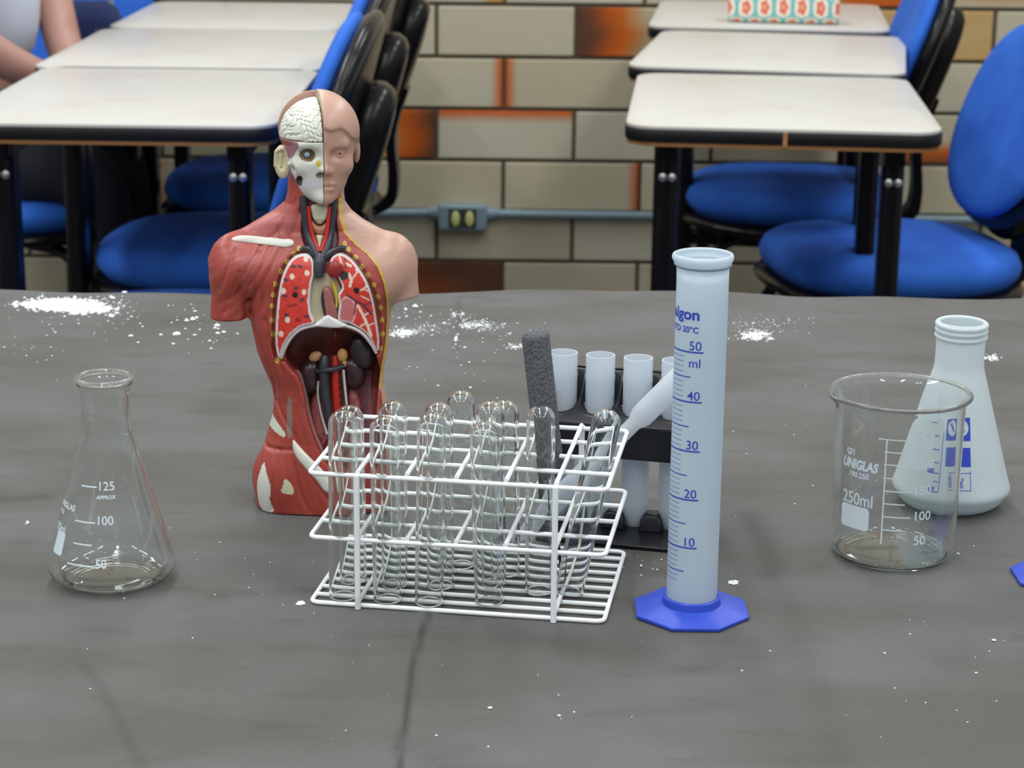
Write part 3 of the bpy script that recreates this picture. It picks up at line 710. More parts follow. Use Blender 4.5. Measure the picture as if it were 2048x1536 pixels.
put(mb, rect_flat(0, 0, 0.0098, 0.0118, 10, 6, 0.001), 107, 1102, rf, b)
put(mb, text_flat('UNIGLAS', .0042, .00015), 116, 1005, rf, b)
put(mb, text_flat('190.125', .0026, .0001), 122, 1018, rf, b)
put(mb, text_flat('125ml', .0052, .0001), 114, 1052, rf, b)
mb.build('printed_scale', M_ink_white, fl, smooth=False)

# --- glass beaker, right
bk, b = axis_obj((1782, 1107), 'glass_beaker', 'clear glass beaker with white scale and spout, standing in front of the frosted flask', 'beaker')
bb = (b.x, b.y, 0, 1790)
rows = [(1060, 125), (1000, 125.5), (900, 127), (840, 128), (812, 129), (800, 131.5), (792, 136), (787, 139.5)]
rt = pxprof(bb, rows); R0 = rt[1][0]
outer = [(0.0, 0.0008), (R0 * .6, 0.0006), (R0 * .80, 0.0), (R0 * .89, 0.0009), (R0 * .965, 0.0038), (R0 * .995, 0.008)] + rt
outer = smooth_prof(outer, 4)
Ht = outer[-1][1]
def spout(r, z, a):
    d = abs((a - math.radians(196) + PI) % (2 * PI) - PI); k = math.exp(-(d / 0.22) ** 2) * max(0, (z - Ht + 0.016) / 0.016) ** 1.6
    return r * (1 + 0.075 * k)
pr = shell_prof(outer, 0.0013, 0.0026)
def addbead(P): return P
mb = MB(); mb.lathe(pr, 120, rf=spout); mb.build('beaker_body', M_glass, bk, sharp=180)
ringp = [((outer[-1][0] - .0004) * (spout(1, Ht, 2 * PI * k / 120)) * math.cos(2 * PI * k / 120), (outer[-1][0] - .0004) * (spout(1, Ht, 2 * PI * k / 120)) * math.sin(2 * PI * k / 120), Ht + .0006) for k in range(120)]
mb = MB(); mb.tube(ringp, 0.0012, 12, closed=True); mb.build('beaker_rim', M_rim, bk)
rf = radius_fn(outer); K = 1 / 3620.0
mb = MB()
hb = h_at(1108, 0, rf, b)
xl = [(878, 1758, 1822), (905, 1768, 1803), (930, 1767, 1826), (957, 1766, 1811), (983, 1766, 1822), (1008, 1765, 1808), (1034, 1764, 1820), (1060, 1763, 1806)]
for yy, x0, x1 in xl: put(mb, rect_flat(0, 0, (x1 - x0) * K, 0.0007, 8, 1), x0, yy, rf, b)
ph = phi_at(1768, .05, rf, b); h0 = h_at(1088, ph, rf, b); h1 = h_at(878, ph, rf, b)
wrap(mb, rect_flat(0, 0, 0.0008, h1 - h0, 1, 10), ph, h0, rf)
for s_, yy, x0, sz in (('250', 885, 1832, .0071), ('200', 938, 1829, .0071), ('150', 990, 1826, .0071), ('100', 1041, 1824, .0071), ('50', 1090, 1826, .0071), ('APPROX', 899, 1828, .0032), ('250ml', 999, 1686, .0098), ('190.250', 949, 1698, .0042)):
    put(mb, text_flat(s_, sz, 0.0001, sx=.84 if s_ == '250ml' else 1.0), x0, yy, rf, b)
put(mb, text_flat('UNIGLAS', .0072, .00035, shear=.2, sx=.78), 1687, 927, rf, b)
put(mb, rect_flat(0, 0, 0.0190, 0.0130, 14, 14, 0.0015), 1683, 1046, rf, b)
# little crest above the maker's name
crest = ([(-.002, .003), (.0022, .003), (.0018, .0005), (0, -.0012), (-.0018, .0005), (-.0012, .0024), (.0014, .0024), (.0011, .0008), (0, -.0004), (-.0011, .0008)], [(0, 1, 6, 5), (1, 2, 7, 6), (2, 3, 8, 7), (3, 4, 9, 8), (4, 0, 5, 9)])
put(mb, crest, 1700, 906, rf, b)
put(mb, text_flat('W', .0024, .0001), 1696, 906, rf, b); put(mb, rect_flat(0, 0, 0.0007, 0.0036, 1, 2), 1708, 910, rf, b)
mb.build('printed_scale', M_ink_white, bk, smooth=False)

# --- frosted plastic conical flask, right
pf, b = axis_obj((1899, 1005), 'plastic_flask', 'milky plastic conical flask with threaded neck and blue print behind the glass beaker', 'flask')
bb = (b.x, b.y, 0, 1905)
rows = [(968, 116), (940, 107.5), (864, 86), (789, 65), (760, 57), (743, 52), (728, 49), (700, 48), (680, 48.5), (650, 48), (645, 48)]
outer = [(0.0, 0.0010), (0.015, 0.0006), (0.0225, 0.0), (0.0265, 0.0012), (0.0300, 0.0040), (0.0325, 0.0080)] + pxprof(bb, rows)
outer = smooth_prof(outer, 4)
zt_ = outer[-1][1]
mb = MB(); mb.lathe(shell_prof(outer, 0.0016, 0.0020), 96); mb.build('flask_body', M_pp_flask, pf, sharp=180)
rn = outer[-1][0]
for k, z_ in enumerate((zt_ - 0.0008, zt_ - 0.0042, zt_ - 0.0078)):
    mb = MB(); mb.tube([((rn + .0002) * math.cos(2 * PI * i / 72), (rn + .0002) * math.sin(2 * PI * i / 72), z_ + .0006 * math.sin(2 * PI * i / 72)) for i in range(72)], 0.0013, 10, closed=True); mb.build('neck_thread', M_pp_flask, pf)
rf = radius_fn(outer); K = 1 / 3330.0
mb = MB()
def pr_(flat, x, y): put(mb, flat, x, y, rf, b)
pr_(rect_flat(0, 0, .0118, .0108, 8, 4), 1901, 933)
def ring_flat(r0, r1, cx, cy, n=28):
    vs_ = []; 
    for k in range(n):
        a_ = 2 * PI * k / n; vs_ += [(cx + r0 * math.cos(a_) * .8, cy + r0 * math.sin(a_)), (cx + r1 * math.cos(a_) * .8, cy + r1 * math.sin(a_))]
    return vs_, [(2 * k, 2 * k + 1, (2 * k + 3) % (2 * n), (2 * k + 2) % (2 * n)) for k in range(n)]
for x0, wd in ((1902, .0112),):
    # square badge with a round bezel and a leaning stroke left clear
    n = 40; hh = .0118; vs_ = []
    for k in range(n):
        a_ = 2 * PI * k / n; c_, s_ = math.cos(a_), math.sin(a_); m_ = max(abs(c_), abs(s_))
        vs_ += [(wd / 2 + c_ / m_ * wd / 2, hh / 2 + s_ / m_ * hh / 2), (wd / 2 + c_ * wd * .40, hh / 2 + s_ * hh * .40)]
    pr_((vs_, [(2 * k, 2 * k + 1, (2 * k + 3) % (2 * n), (2 * k + 2) % (2 * n)) for k in range(n)]), x0, 876)
    pr_(([(wd * .28, hh * .70), (wd * .42, hh * .74), (wd * .72, hh * .34), (wd * .60, hh * .26)], [(0, 1, 2, 3)]), x0, 876)
    pr_(rect_flat(0, 0, wd, .0006, 4, 1), x0, 881); pr_(rect_flat(0, 0, wd, .0012, 4, 1), x0, 879)
pr_(rect_flat(0, 0, .0005, .0335, 1, 12), 1883, 982)
for yy, x0, x1 in ((840, 1868, 1886), (871, 1874, 1886), (898, 1870, 1886), (925, 1874, 1885), (944, 1860, 1884), (963, 1872, 1884), (982, 1862, 1884)):
    pr_(rect_flat(0, 0, (x1 - x0) * K, .0005, 4, 1), x0, yy)
for k, yy in enumerate((955, 962, 969, 976)): pr_(text_flat(('PP', 'AUTO', 'CLAV', 'ABLE')[k] if False else ('ml', 'PP 5', '250', 'ISO')[k], .0024, .0001), 1913, yy)
for x0, x1, yy in ((1912, 1942, 947), (1912, 1942, 982)): pr_(rect_flat(0, 0, (x1 - x0) * K, .0004, 4, 1), x0, yy)
pr_(rect_flat(0, 0, .0004, .0112, 1, 4), 1941, 982)
pr_(text_flat('150', .0032, .0001), 1858, 978); pr_(text_flat('200', .0032, .0001), 1858, 942)
mb.build('printed_scale', M_ink_blue, pf, smooth=False)

# --- measuring cylinder
def make_cylinder(base_px, label, first=None):
    mc_, b = axis_obj(base_px, 'measuring_cylinder', label, 'measuring cylinder')
    return mc_, b
cy, b = make_cylinder((1382, 1222), 'tall frosted measuring cylinder with blue scale and blue octagonal foot')
sc_ = depth(b) / FPX
AP = 111 * sc_
def octa(r, z, rot=0): return [(r / math.cos(PI / 8) * math.cos(PI / 8 + k * PI / 4), r / math.cos(PI / 8) * math.sin(PI / 8 + k * PI / 4), z) for k in range(8)]
def octa_n(r, z, n=6):
    P = octa(r, z); out = []
    for i in range(8):
        p, q = P[i], P[(i + 1) % 8]
        for k in range(n): out.append(tuple(p[j] + (q[j] - p[j]) * k / n for j in range(3)))
    return out
def circ(r, z, n=48): return [(r * math.cos(PI / 8 + 2 * PI * k / n), r * math.sin(PI / 8 + 2 * PI * k / n), z) for k in range(n)]
rt0 = 50.5 * sc_
mb = MB(); mb.rings([octa_n(AP - .0006, 0), octa_n(AP, 0.0005), octa_n(AP, 0.0018), octa_n(AP - .0005, 0.0022), circ(rt0 + .0045, 0.0042), circ(rt0 + .0022, 0.0050), circ(rt0 + .0016, 0.0085), circ(rt0 + .0006, 0.0092), circ(rt0 - .0002, 0.0090), circ(rt0 - .0010, 0.0045), circ(.001, 0.0042)])
mb.build('octagonal_foot', M_blue, cy, sharp=35)
bb = (b.x, b.y, 0, 1390)
pt = pxprof(bb, [(1205, 50.3), (900, 51.3), (560, 52.3), (532, 52.8), (522, 58), (514, 60.5), (509, 59)])
zT = pt[-1][1]; rT = pt[3][0]
outer = [(0.0, 0.0050), (rt0 * .5, 0.0050), (rt0 * .85, 0.0053), (rt0 * .96, 0.0062), (rt0 * .99, 0.008)] + pt
def lipf(r, z, a):
    d = abs((a - PI + PI) % (2 * PI) - PI); k = math.exp(-(d / 0.35) ** 2) * max(0, (z - zT + 0.007) / 0.007)
    d2 = abs((a + PI) % (2 * PI) - PI); k2 = math.exp(-(d2 / 0.12) ** 2) * max(0, (z - zT + 0.006) / 0.006)
    return r * (1 + 0.055 * k + 0.02 * k2)
outer = smooth_prof(outer, 3)
mb = MB(); mb.lathe(shell_prof(outer, 0.0014, 0.0075), 72, rf=lipf); tube_o = mb.build('cylinder_tube', M_pp, cy, sharp=180)
rf = radius_fn(outer)
mb = MB(); K = 1 / 4000.0
hs = {}
for v_, yy in ((50, 706), (40, 805), (30, 902), (20, 998.5), (10, 1097)): hs[v_] = h_at(yy, 0.0, rf, b)
f_ = lambda v_: hs[50] + (v_ - 50) * (hs[50] - hs[10]) / 40
mbf = MB()
for v_ in range(3, 51):
    h = f_(v_); r = rf(h)
    if v_ % 10 == 0: a0, a1, th = -92, 2, .00080
    elif v_ % 5 == 0: a0, a1, th = -88, -25, .00058
    else: a0, a1, th = -84, -42, .00042
    L_ = math.radians(a1 - a0) * r
    wrap(mb if v_ % 5 == 0 else mbf, rect_flat(0, -th / 2, L_, th / 2, 14, 1), math.radians(a0), h, rf)
for v_ in (50, 40, 30, 20, 10): wrap(mb, text_flat(str(v_), .0066, .00004), math.radians(-31), f_(v_) + .0010, rf)
wrap(mb, text_flat('ml', .0066, .00004), math.radians(-31), f_(50) - .0078, rf)
put(mb, text_flat('Nalgon', .0078, .00024, align='RIGHT', sx=1.08), 1400, 641, rf, b)
put(mb, text_flat('OTD 20°C', .0042, .00012, align='RIGHT'), 1397, 667, rf, b)
mb.build('printed_scale', M_ink_blue, cy, smooth=False); mbf.build('fine_graduations', M_ink_faint, cy, smooth=False)
for ch in list(cy.children):
    if ch.name.startswith(('cylinder_tube', 'printed')):
        pass
c2_ = copy_tree(cy); q = T(2136, 1157); c2_.location = (q.x, q.y, TZ)
c2_['label'] = 'measuring cylinder outside the frame, only its blue foot corner entering at the right edge'

# ------------------------------------------------------------------ white wire rack
FLp, FRp, BRp = T(622, 1208), T(1207, 1248), T(1252, 1129)
ex = (FRp - FLp); LX = ex.length; ex.normalize(); ey = Vector((-ex.y, ex.x, 0))
LYd = (BRp - FRp).length
print('rack', LX, LYd, (BRp - FRp).normalized().dot(ex), 'beaker', depth(T(1782, 1107)))
wr = thing('wire_rack', 'white coated wire test tube rack with three tiers in the middle of the table', 'test tube rack', (FLp.x, FLp.y, TZ), math.atan2(ex.y, ex.x))
RW = 0.00126; LY = 0.104; CX = LX / 6; CY = LY / 4
def fr_pts(z, r=0.004, x0=0, x1=None, y0=0, y1=None):
    x1 = LX if x1 is None else x1; y1 = LY if y1 is None else y1; out = []
    for cx_, cy_, a0 in ((x1 - r, y1 - r, 0), (x0 + r, y1 - r, PI / 2), (x0 + r, y0 + r, PI), (x1 - r, y0 + r, 1.5 * PI)):
        for k in range(5): a_ = a0 + PI / 2 * k / 4; out.append((cx_ + r * math.cos(a_), cy_ + r * math.sin(a_), z))
    return out
HT = 0.0; 
zt3 = V(1211, 981, FRp.y).z - TZ; zt2 = V(1203, 1111, FRp.y).z - TZ
for z_, nm in ((zt3, 'top_grid'), (zt2, 'middle_grid')):
    mb = MB(); mb.tube(fr_pts(z_), RW, 10, closed=True)
    for i in range(1, 6): mb.tube([(i * CX, 0, z_ + RW * 1.5), (i * CX, LY, z_ + RW * 1.5)], RW, 8)
    for i in range(1, 4): mb.tube([(0, i * CY, z_), (LX, i * CY, z_)], RW, 8)
    tag(mb.build(nm, M_wire, wr))
mb = MB(); mb.tube(fr_pts(RW), RW, 10, closed=True)
for i in range(1, 9): mb.tube([(0, i * LY / 9, RW), (LX, i * LY / 9, RW)], RW, 8)
for i in (1, 5): mb.tube([(i * CX, 0, RW * 2.9), (i * CX, LY, RW * 2.9)], RW, 8)
mb.build('bottom_grid', M_wire, wr)
for i in (1, 5):
    for y_ in (-RW * 1.9, LY + RW * 1.9):
        mb = MB(); mb.tube([(i * CX, y_, 0.0002), (i * CX, y_, zt3 + RW * .8)], RW * 1.25, 12); mb.build('upright', M_wire, wr)

# ------------------------------------------------------------------ test tubes, upside down in the rack
def make_tube(L_):
    r = 0.0076; t_ = 0.0011; P = [(r - .0003, 0.0)]
    P += [(r, 0.0004), (r, 0.0009), (r, 0.0014), (r, 0.05), (r, L_ - r)]
    for k in range(1, 11): a_ = PI / 2 * k / 10; P.append((max(r * math.cos(a_), 1e-5), L_ - r + r * math.sin(a_)))
    ri = r - t_
    for k in range(10, 0, -1): a_ = PI / 2 * k / 10; P.append((max(ri * math.cos(a_), 1e-5), L_ - r + ri * math.sin(a_)))
    P += [(ri, L_ - r), (ri, 0.05), (ri, 0.0014), (ri, 0.0009), (ri, 0.0004), (r - .0008, 0.0)]
    mb = MB(); mb.lathe(P, 40, close=False)
    # weld the open mouth
    n = 40; m_ = len(P); mb.f = [f for f in mb.f if len(f) == 4]
    mb.f += [((m_ - 1) * n + k, (m_ - 1) * n + (k + 1) % n, (k + 1) % n, k) for k in range(n)]
    return mb.build('test_tube', M_glass, None, sharp=180)
zb = RW * 2 + 0.0003
tubes = [  # mouth centre at bottom (px), dome top (px), label
    ((687, 1193), (686, 818), 'front tube at the left end of the rack'),
    ((706, 1160), (698, 809), 'tube close behind the front left corner tube'),
    ((776, 1199), (768, 831), 'front tube in the second column from the left'),
    ((788, 1168), (785, 800), 'taller looking tube behind the second column front tube'),
    ((858, 1205), (864, 824), 'front tube in the third column, its dome lowest of that pair'),
    ((881, 1171), (876, 803), 'back tube of the third column pair, its dome slightly higher'),
    ((922, 1130), (922, 779), 'tube standing farthest back with the highest dome'),
    ((979, 1203), (968, 842), 'front tube of the fourth column with the lowest dome'),
    ((985, 1166), (980, 801), 'left one of the two touching domes in the fourth column'),
    ((1013, 1146), (1009, 799), 'right one of the two touching domes in the fourth column'),
    ((1078, 1182), (1082, 809), 'upright tube in front of the dark foam brush'),
    ((1138, 1188), (1218, 823), 'tube leaning to the right at the right end of the rack')]
for i, (pb_, pt_, lab) in enumerate(tubes):
    B = T(*pb_, TZ + zb)
    # dome apex height: vertical plane through the mouth
    tpx = V(pt_[0], pt_[1] + 1.5, B.y); L_ = (tpx - B).length
    d = (tpx - B).normalized()
    o = make_tube(L_)
    o.location = B + Vector((0, 0, 0.0076 * math.sqrt(max(0, 1 - d.z * d.z)))); o.rotation_euler = Vector((0, 0, 1)).rotation_difference(d).to_euler()
    tag(o, 'upside down glass tube, ' + lab, 'test tube', 'glass test tubes in the wire rack')

# foam brush on a wire
bt = T(1125, 1162, TZ + 0.001); tpx = V(1070, 662, bt.y + 0.004); d = (tpx - bt).normalized(); L_ = (tpx - bt).length
fb = thing('foam_brush', 'dark grey foam stick brush on a thin wire standing in the wire rack', 'brush', bt)
fb.rotation_euler = Vector((0, 0, 1)).rotation_difference(d).to_euler()
hf = L_ * 0.42
mb = MB(); mb.tube([(0, 0, 0.001), (0, 0, hf * .5), (0, 0, L_ - 0.02)], 0.0008, 10); mb.build('wire_handle', M_steel_dark, fb)
n_ = 40; prof = []
for k in range(61):
    z_ = hf + (L_ - hf) * k / 60; e = min(1, (z_ - hf) / 0.004 * 1.2 + .25, (L_ - z_) / 0.003 + 0.35); prof.append((0.0073 * min(1, e) ** .5, z_))
mb = MB(); rr = random.Random(5); mb.lathe([(1e-5, hf)] + prof + [(1e-5, L_)], n_, rf=lambda r, z, a: r * (1 + 0.018 * math.sin(z * 2400 + a * 9) * math.cos(a * 13 + z * 900))); mb.build('foam_head', M_foam, fb, sharp=180)

# ------------------------------------------------------------------ black stand with centrifuge tubes
tubepx = [(1120, 696), (1198, 703), (1272, 711), (1346, 719)]
b0 = T(1269, 1059); yb = b0.y
c0 = T(1120 + 3, 1046); c3 = T(1343, 1066)
ang = math.atan2(c3.y - c0.y, c3.x - c0.x)
bs_ = thing('black_rack', 'glossy black plastic stand holding frosted centrifuge tubes behind the wire rack', 'tube stand', (b0.x, b0.y, TZ), ang)
X0 = (T(1082, 1040).x - b0.x); X1 = (V(1415, 1060, yb).x - b0.x)
XM = (X0 + X1) / 2; XW = X1 - X0
zr = lambda y: V(1269, y, yb - 0.02).z - TZ
hbt, hbb = zr(856), zr(921)
mb = MB(); mb.box((XM, -0.008, 0.0012), (XW, 0.050, 0.0024)); mb.build('base_plate', M_blackp, bs_, bevel=0.0008)
mb = MB(); mb.box((XM, -0.019, (hbt + hbb) / 2), (XW, 0.002, hbt - hbb)); mb.build('front_band', M_blackp, bs_, bevel=0.0006)
# slanted deck with scalloped wells round each tube
tx = []
for (x_, y_) in tubepx:
    p_ = V(x_, 900, yb); tx.append((p_.x - b0.x) / math.cos(ang))
tx = [tx[2] + (k - 2) * (tx[2] - tx[1]) for k in range(4)]
zb_, yb0, yb1 = hbt, -0.020, 0.014
hback = V(1190, 742, yb + 0.014).z - TZ
vs_ = []; fs_ = []; nx_, ny_ = 150, 40; RT = 0.0082
keep = {}
for jj in range(ny_ + 1):
    for ii in range(nx_ + 1):
        x_ = X0 + XW * ii / nx_; y_ = yb0 + (yb1 - yb0) * jj / ny_; v_ = jj / ny_
        z_ = zb_ + (hback - zb_) * (v_ ** 1.0)
        dm = min(math.hypot(x_ - t_, y_) for t_ in tx)
        z_ -= 0.006 * math.exp(-((dm - RT) / 0.0035) ** 2) if dm > RT * .8 else 0.006
        vs_.append((x_, y_, z_)); keep[(ii, jj)] = dm > RT
I_ = lambda i, j: j * (nx_ + 1) + i
for jj in range(ny_):
    for ii in range(nx_):
        if keep[(ii, jj)] and keep[(ii + 1, jj)] and keep[(ii, jj + 1)] and keep[(ii + 1, jj + 1)]: fs_.append((I_(ii, jj), I_(ii + 1, jj), I_(ii + 1, jj + 1), I_(ii, jj + 1)))
mb = MB(); mb.add(vs_, fs_); dk = mb.build('slanted_deck', M_blackp, bs_, sharp=180)
sd = dk.modifiers.new('solid', 'SOLIDIFY'); sd.thickness = 0.0018; sd.offset = -1
mb = MB(); mb.box((XM, 0.0155, hback - 0.010), (XW, 0.002, 0.022)); mb.build('back_band', M_blackp, bs_, bevel=0.0006)
for sx in (X0 + .001, X1 - .001):
    mb = MB(); mb.box((sx, -0.003, hback / 2), (0.0022, 0.034, hback - .004)); mb.build('side_panel', M_blackp, bs_, bevel=0.0006)
for k in range(3):
    xx_ = (tx[k] + tx[k + 1]) / 2
    mb = MB(); mb.rings([[(xx_ + a_ * s_, -.001 + c_ * s_, z_) for a_, c_ in ((-.007, -.008), (.007, -.008), (.007, .008), (-.007, .008))] for s_, z_ in ((1, 0.002), (.8, 0.010), (.55, 0.012))]); mb.build('tube_support', M_blackp, bs_, bevel=0.001)
def make_ct():
    rt_ = 0.0083; P = [(1e-5, 0), (0.0040, 0.0003), (0.0046, 0.0015), (0.0078, 0.0125), (rt_ * .97, 0.0150), (rt_ * .97, 0.05), (rt_, 0.094), (rt_ + .0002, 0.0965), (rt_, 0.099), (rt_, 0.1105)]
    H_ = 0.1105; s2 = (ct_h) / H_
    P = [(r_, z_ * s2) for r_, z_ in P]
    return P
ct_h = V(1272, 714, yb).z - TZ - 0.003
P = make_ct(); inner = [(max(r_ - .0010, 1e-5), z_ + (.001 if k < 3 else 0)) for k, (r_, z_) in enumerate(P)][::-1]
mb = MB(); mb.lathe(P + inner, 44); ctm = mb.build('centrifuge_tube', M_pp_tube, None, sharp=50)
M_tail = Matrix.Translation((b0.x, b0.y, TZ)) @ Matrix.Rotation(ang, 4, 'Z')
lb = ['leftmost, partly behind the foam brush', 'second from the left, fully in view above the black deck', 'third from the left, its conical tip seen below the band', 'rightmost, mostly hidden behind the tall measuring cylinder']
for k in range(4):
    o = ctm if k == 0 else ctm.copy()
    if k: COL.objects.link(o)
    p_ = M_tail @ Vector((tx[k], 0, 0.0027)); o.location = p_
    tag(o, 'frosted centrifuge tube, ' + lb[k], 'centrifuge tube', 'centrifuge tubes in the black stand')

# ------------------------------------------------------------------ plastic pipette leaning behind the wire rack
Yp = yb - 0.038
A_ = V(1032, 1092, Yp); A_ = Vector((A_.x, Yp, TZ + 0.0062)); B_ = V(1400, 716, Yp + 0.004); d = (B_ - A_).normalized(); L_ = (B_ - A_).length
pi_ = thing('pipette', 'translucent plastic pipette leaning diagonally between wire rack and measuring cylinder', 'pipette', A_)
pi_.rotation_euler = Vector((0, 0, 1)).rotation_difference(d).to_euler()
def at(x_, y_): return ((V(x_, y_, Yp) - A_).dot(d))
k1 = at(1243, 868); k2 = at(1268, 838)
P = [(1e-5, 0.0), (0.0022, 0.0005), (0.0040, 0.010), (0.0058, 0.022), (0.0060, 0.03), (0.0060, k1 - .006), (0.0042, k1 - .001), (0.0042, k2 - .002), (0.0064, k2 + .003), (0.0066, k2 + .008), (0.0067, L_ - .002), (0.0060, L_), (1e-5, L_)]
P2 = [(r_ if i_ in (0, 12) else r_, z_) for i_, (r_, z_) in enumerate(P)]
mb = MB(); mb.lathe(P2, 36); mb.build('pipette_body', M_pp_tube, pi_, sharp=60)

# ------------------------------------------------------------------ anatomical torso model (implicit surfaces, millimetres)
f32 = np.float32
_b = T(600, 1032); TY0 = _b.y + 0.023; TX0 = V(640, 1000, TY0).x
def q(x, y, w=0.0):
    p = V(x, y, TY0 - w / 1000.0); return ((p.x - TX0) * 1000, (p.z - TZ) * 1000)
def to_px(u, w_, v): return proj(TX0 + u / 1000, TY0 - w_ / 1000, TZ + v / 1000)
def smin(a, b, k):
    h = np.clip(0.5 + 0.5 * (b - a) / k, 0, 1); return b + (a - b) * h - k * h * (1 - h)
def smax(a, b, k): return -smin(-a, -b, k)
def grid(lo, hi, h):
    ax = [np.arange(lo[i], hi[i] + h, h, dtype=f32) for i in range(3)]
    return ax[0][:, None, None], ax[1][None, :, None], ax[2][None, None, :]   # u, w, v
def surface_nets(D, lo, h, relax=1):
    s = D < 0; nx, ny, nz_ = D.shape
    cnt = np.zeros((nx - 1, ny - 1, nz_ - 1), np.int8)
    offs = [(i, j, k) for i in (0, 1) for j in (0, 1) for k in (0, 1)]
    for i, j, k in offs: cnt += s[i:nx - 1 + i, j:ny - 1 + j, k:nz_ - 1 + k]
    mask = (cnt > 0) & (cnt < 8); ci = np.argwhere(mask); N = len(ci)
    idx = -np.ones(mask.shape, np.int64); idx[mask] = np.arange(N)
    P = np.zeros((N, 3)); C = np.zeros(N)
    vals = {o_: D[ci[:, 0] + o_[0], ci[:, 1] + o_[1], ci[:, 2] + o_[2]] for o_ in offs}
    for a in offs:
        for ax in range(3):
            if a[ax] == 0:
                b_ = list(a); b_[ax] = 1; b_ = tuple(b_); va, vb = vals[a], vals[b_]
                m_ = (va < 0) != (vb < 0); t = np.where(m_, va / np.where(m_, va - vb, 1), 0)
                pt_ = np.array(a, float)[None, :].repeat(N, 0); pt_[:, ax] += t
                P += pt_ * m_[:, None]; C += m_
    P = P / C[:, None] + ci; Q = []
    for ax in range(3):
        sl0 = [slice(None)] * 3; sl1 = [slice(None)] * 3; sl0[ax] = slice(0, -1); sl1[ax] = slice(1, None)
        e = np.argwhere(s[tuple(sl0)] != s[tuple(sl1)]); o1, o2 = [(1, 2), (2, 0), (0, 1)][ax]
        e = e[(e[:, o1] > 0) & (e[:, o2] > 0) & (e[:, o1] < D.shape[o1] - 1) & (e[:, o2] < D.shape[o2] - 1)]
        def cell(d1, d2):
            c = e.copy(); c[:, o1] -= d1; c[:, o2] -= d2; return idx[c[:, 0], c[:, 1], c[:, 2]]
        qd = np.stack([cell(1, 1), cell(0, 1), cell(0, 0), cell(1, 0)], 1)
        ins = s[e[:, 0], e[:, 1], e[:, 2]]; qd[~ins] = qd[~ins][:, ::-1]; Q.append(qd)
    Q = np.concatenate(Q); Q = Q[(Q >= 0).all(1)]
    for _ in range(relax):
        A = np.zeros_like(P); c_ = np.zeros(N)
        for k in range(4):
            np.add.at(A, Q[:, k], P[Q[:, (k + 1) % 4]] + P[Q[:, (k + 3) % 4]]); np.add.at(c_, Q[:, k], 2)
        P = np.where(c_[:, None] > 0, 0.5 * P + 0.5 * A / np.maximum(c_, 1)[:, None], P)
    return P * h + np.array(lo), Q
def in_poly(X, Y, P):
    r = np.zeros(np.shape(X), bool); n = len(P); j_ = n - 1
    for i in range(n):
        xi, yi = P[i]; xj, yj = P[j_]
        c = ((yi > Y) != (yj > Y)) & (X < (xj - xi) * (Y - yi) / ((yj - yi) if yj != yi else 1e-9) + xi); r ^= c; j_ = i
    return r
def pdist(X, Y, P, closed=False):
    P = list(P) + ([P[0]] if closed else []); return seg_dist(X, Y, P)
def poly_sd(X, Y, P): return np.where(in_poly(X, Y, P), -1, 1) * pdist(X, Y, P, True)
def sm_poly(P, k=4):
    P = list(P); Q = P[-2:] + P + P[:3]; c = catmull([(p[0], p[1], 0) for p in Q], k); return [(float(a[0]), float(a[1])) for a in c[2 * k:(2 + len(P)) * k]]
def seg3(U, W_, Vv, a, b_, r0, r1):
    a = np.array(a, float); b_ = np.array(b_, float); d = b_ - a; L2 = float(d @ d)
    t = np.clip(((U - a[0]) * d[0] + (W_ - a[1]) * d[1] + (Vv - a[2]) * d[2]) / L2, 0, 1)
    return np.sqrt((U - a[0] - t * d[0]) ** 2 + (W_ - a[1] - t * d[1]) ** 2 + (Vv - a[2] - t * d[2]) ** 2) - (r0 + (r1 - r0) * t)
def ell(U, W_, Vv, c, r):
    k = np.sqrt(((U - c[0]) / r[0]) ** 2 + ((W_ - c[1]) / r[1]) ** 2 + ((Vv - c[2]) / r[2]) ** 2); return (k - 1) * min(r)
class Loft:
    def __init__(s, rows, p=2.3):
        R_ = []
        for (y, xl, xr, hd, wc) in rows:
            ul, v = q(xl, y, wc); ur, v2 = q(xr, y, wc); R_.append(((v + v2) / 2, (ul + ur) / 2, (ur - ul) / 2, hd, wc))
        R_.sort(); s.R = np.array(R_); s.p = p
    def par(s, v): return [np.interp(v, s.R[:, 0], s.R[:, i]) for i in (1, 2, 3, 4)]
    def sdf(s, U, W_, Vv, cap=True):
        cu, hw, hd, wc = [a.astype(f32) for a in s.par(Vv)]
        k = (np.abs((U - cu) / hw) ** s.p + np.abs((W_ - wc) / hd) ** s.p) ** (1 / s.p); d = (k - 1) * np.minimum(hw, hd)
        if cap: d = smax(d, np.maximum(Vv - s.R[-1, 0], s.R[0, 0] - Vv) + 0 * U, 2.0)
        return d
    def front(s, u, v):
        cu, hw, hd, wc = s.par(v); t = np.clip(1 - np.abs((u - cu) / hw) ** s.p, 0, 1)
        return np.where((v < s.R[-1, 0]) & (v > s.R[0, 0] - 1) & (t > 0), wc + hd * t ** (1 / s.p), -60)
trunk = Loft([(468, 545, 735, 13, -2), (490, 490, 778, 16, -1), (515, 478, 790, 19, 0), (550, 484, 790, 22, 0), (600, 497, 783, 24, 0), (650, 504, 779, 25, 0), (700, 515, 775, 24, 0), (735, 529, 768, 23, 0),
              (765, 543, 767, 22, 0), (795, 549, 774, 22, 0), (830, 545, 782, 22.5, 0), (870, 533, 789, 23, -1), (920, 522, 793, 24, -1), (960, 517, 791, 24, -1), (1000, 514, 784, 24, -1), (1022, 520, 776, 23, -1), (1030, 528, 770, 22, -1)])
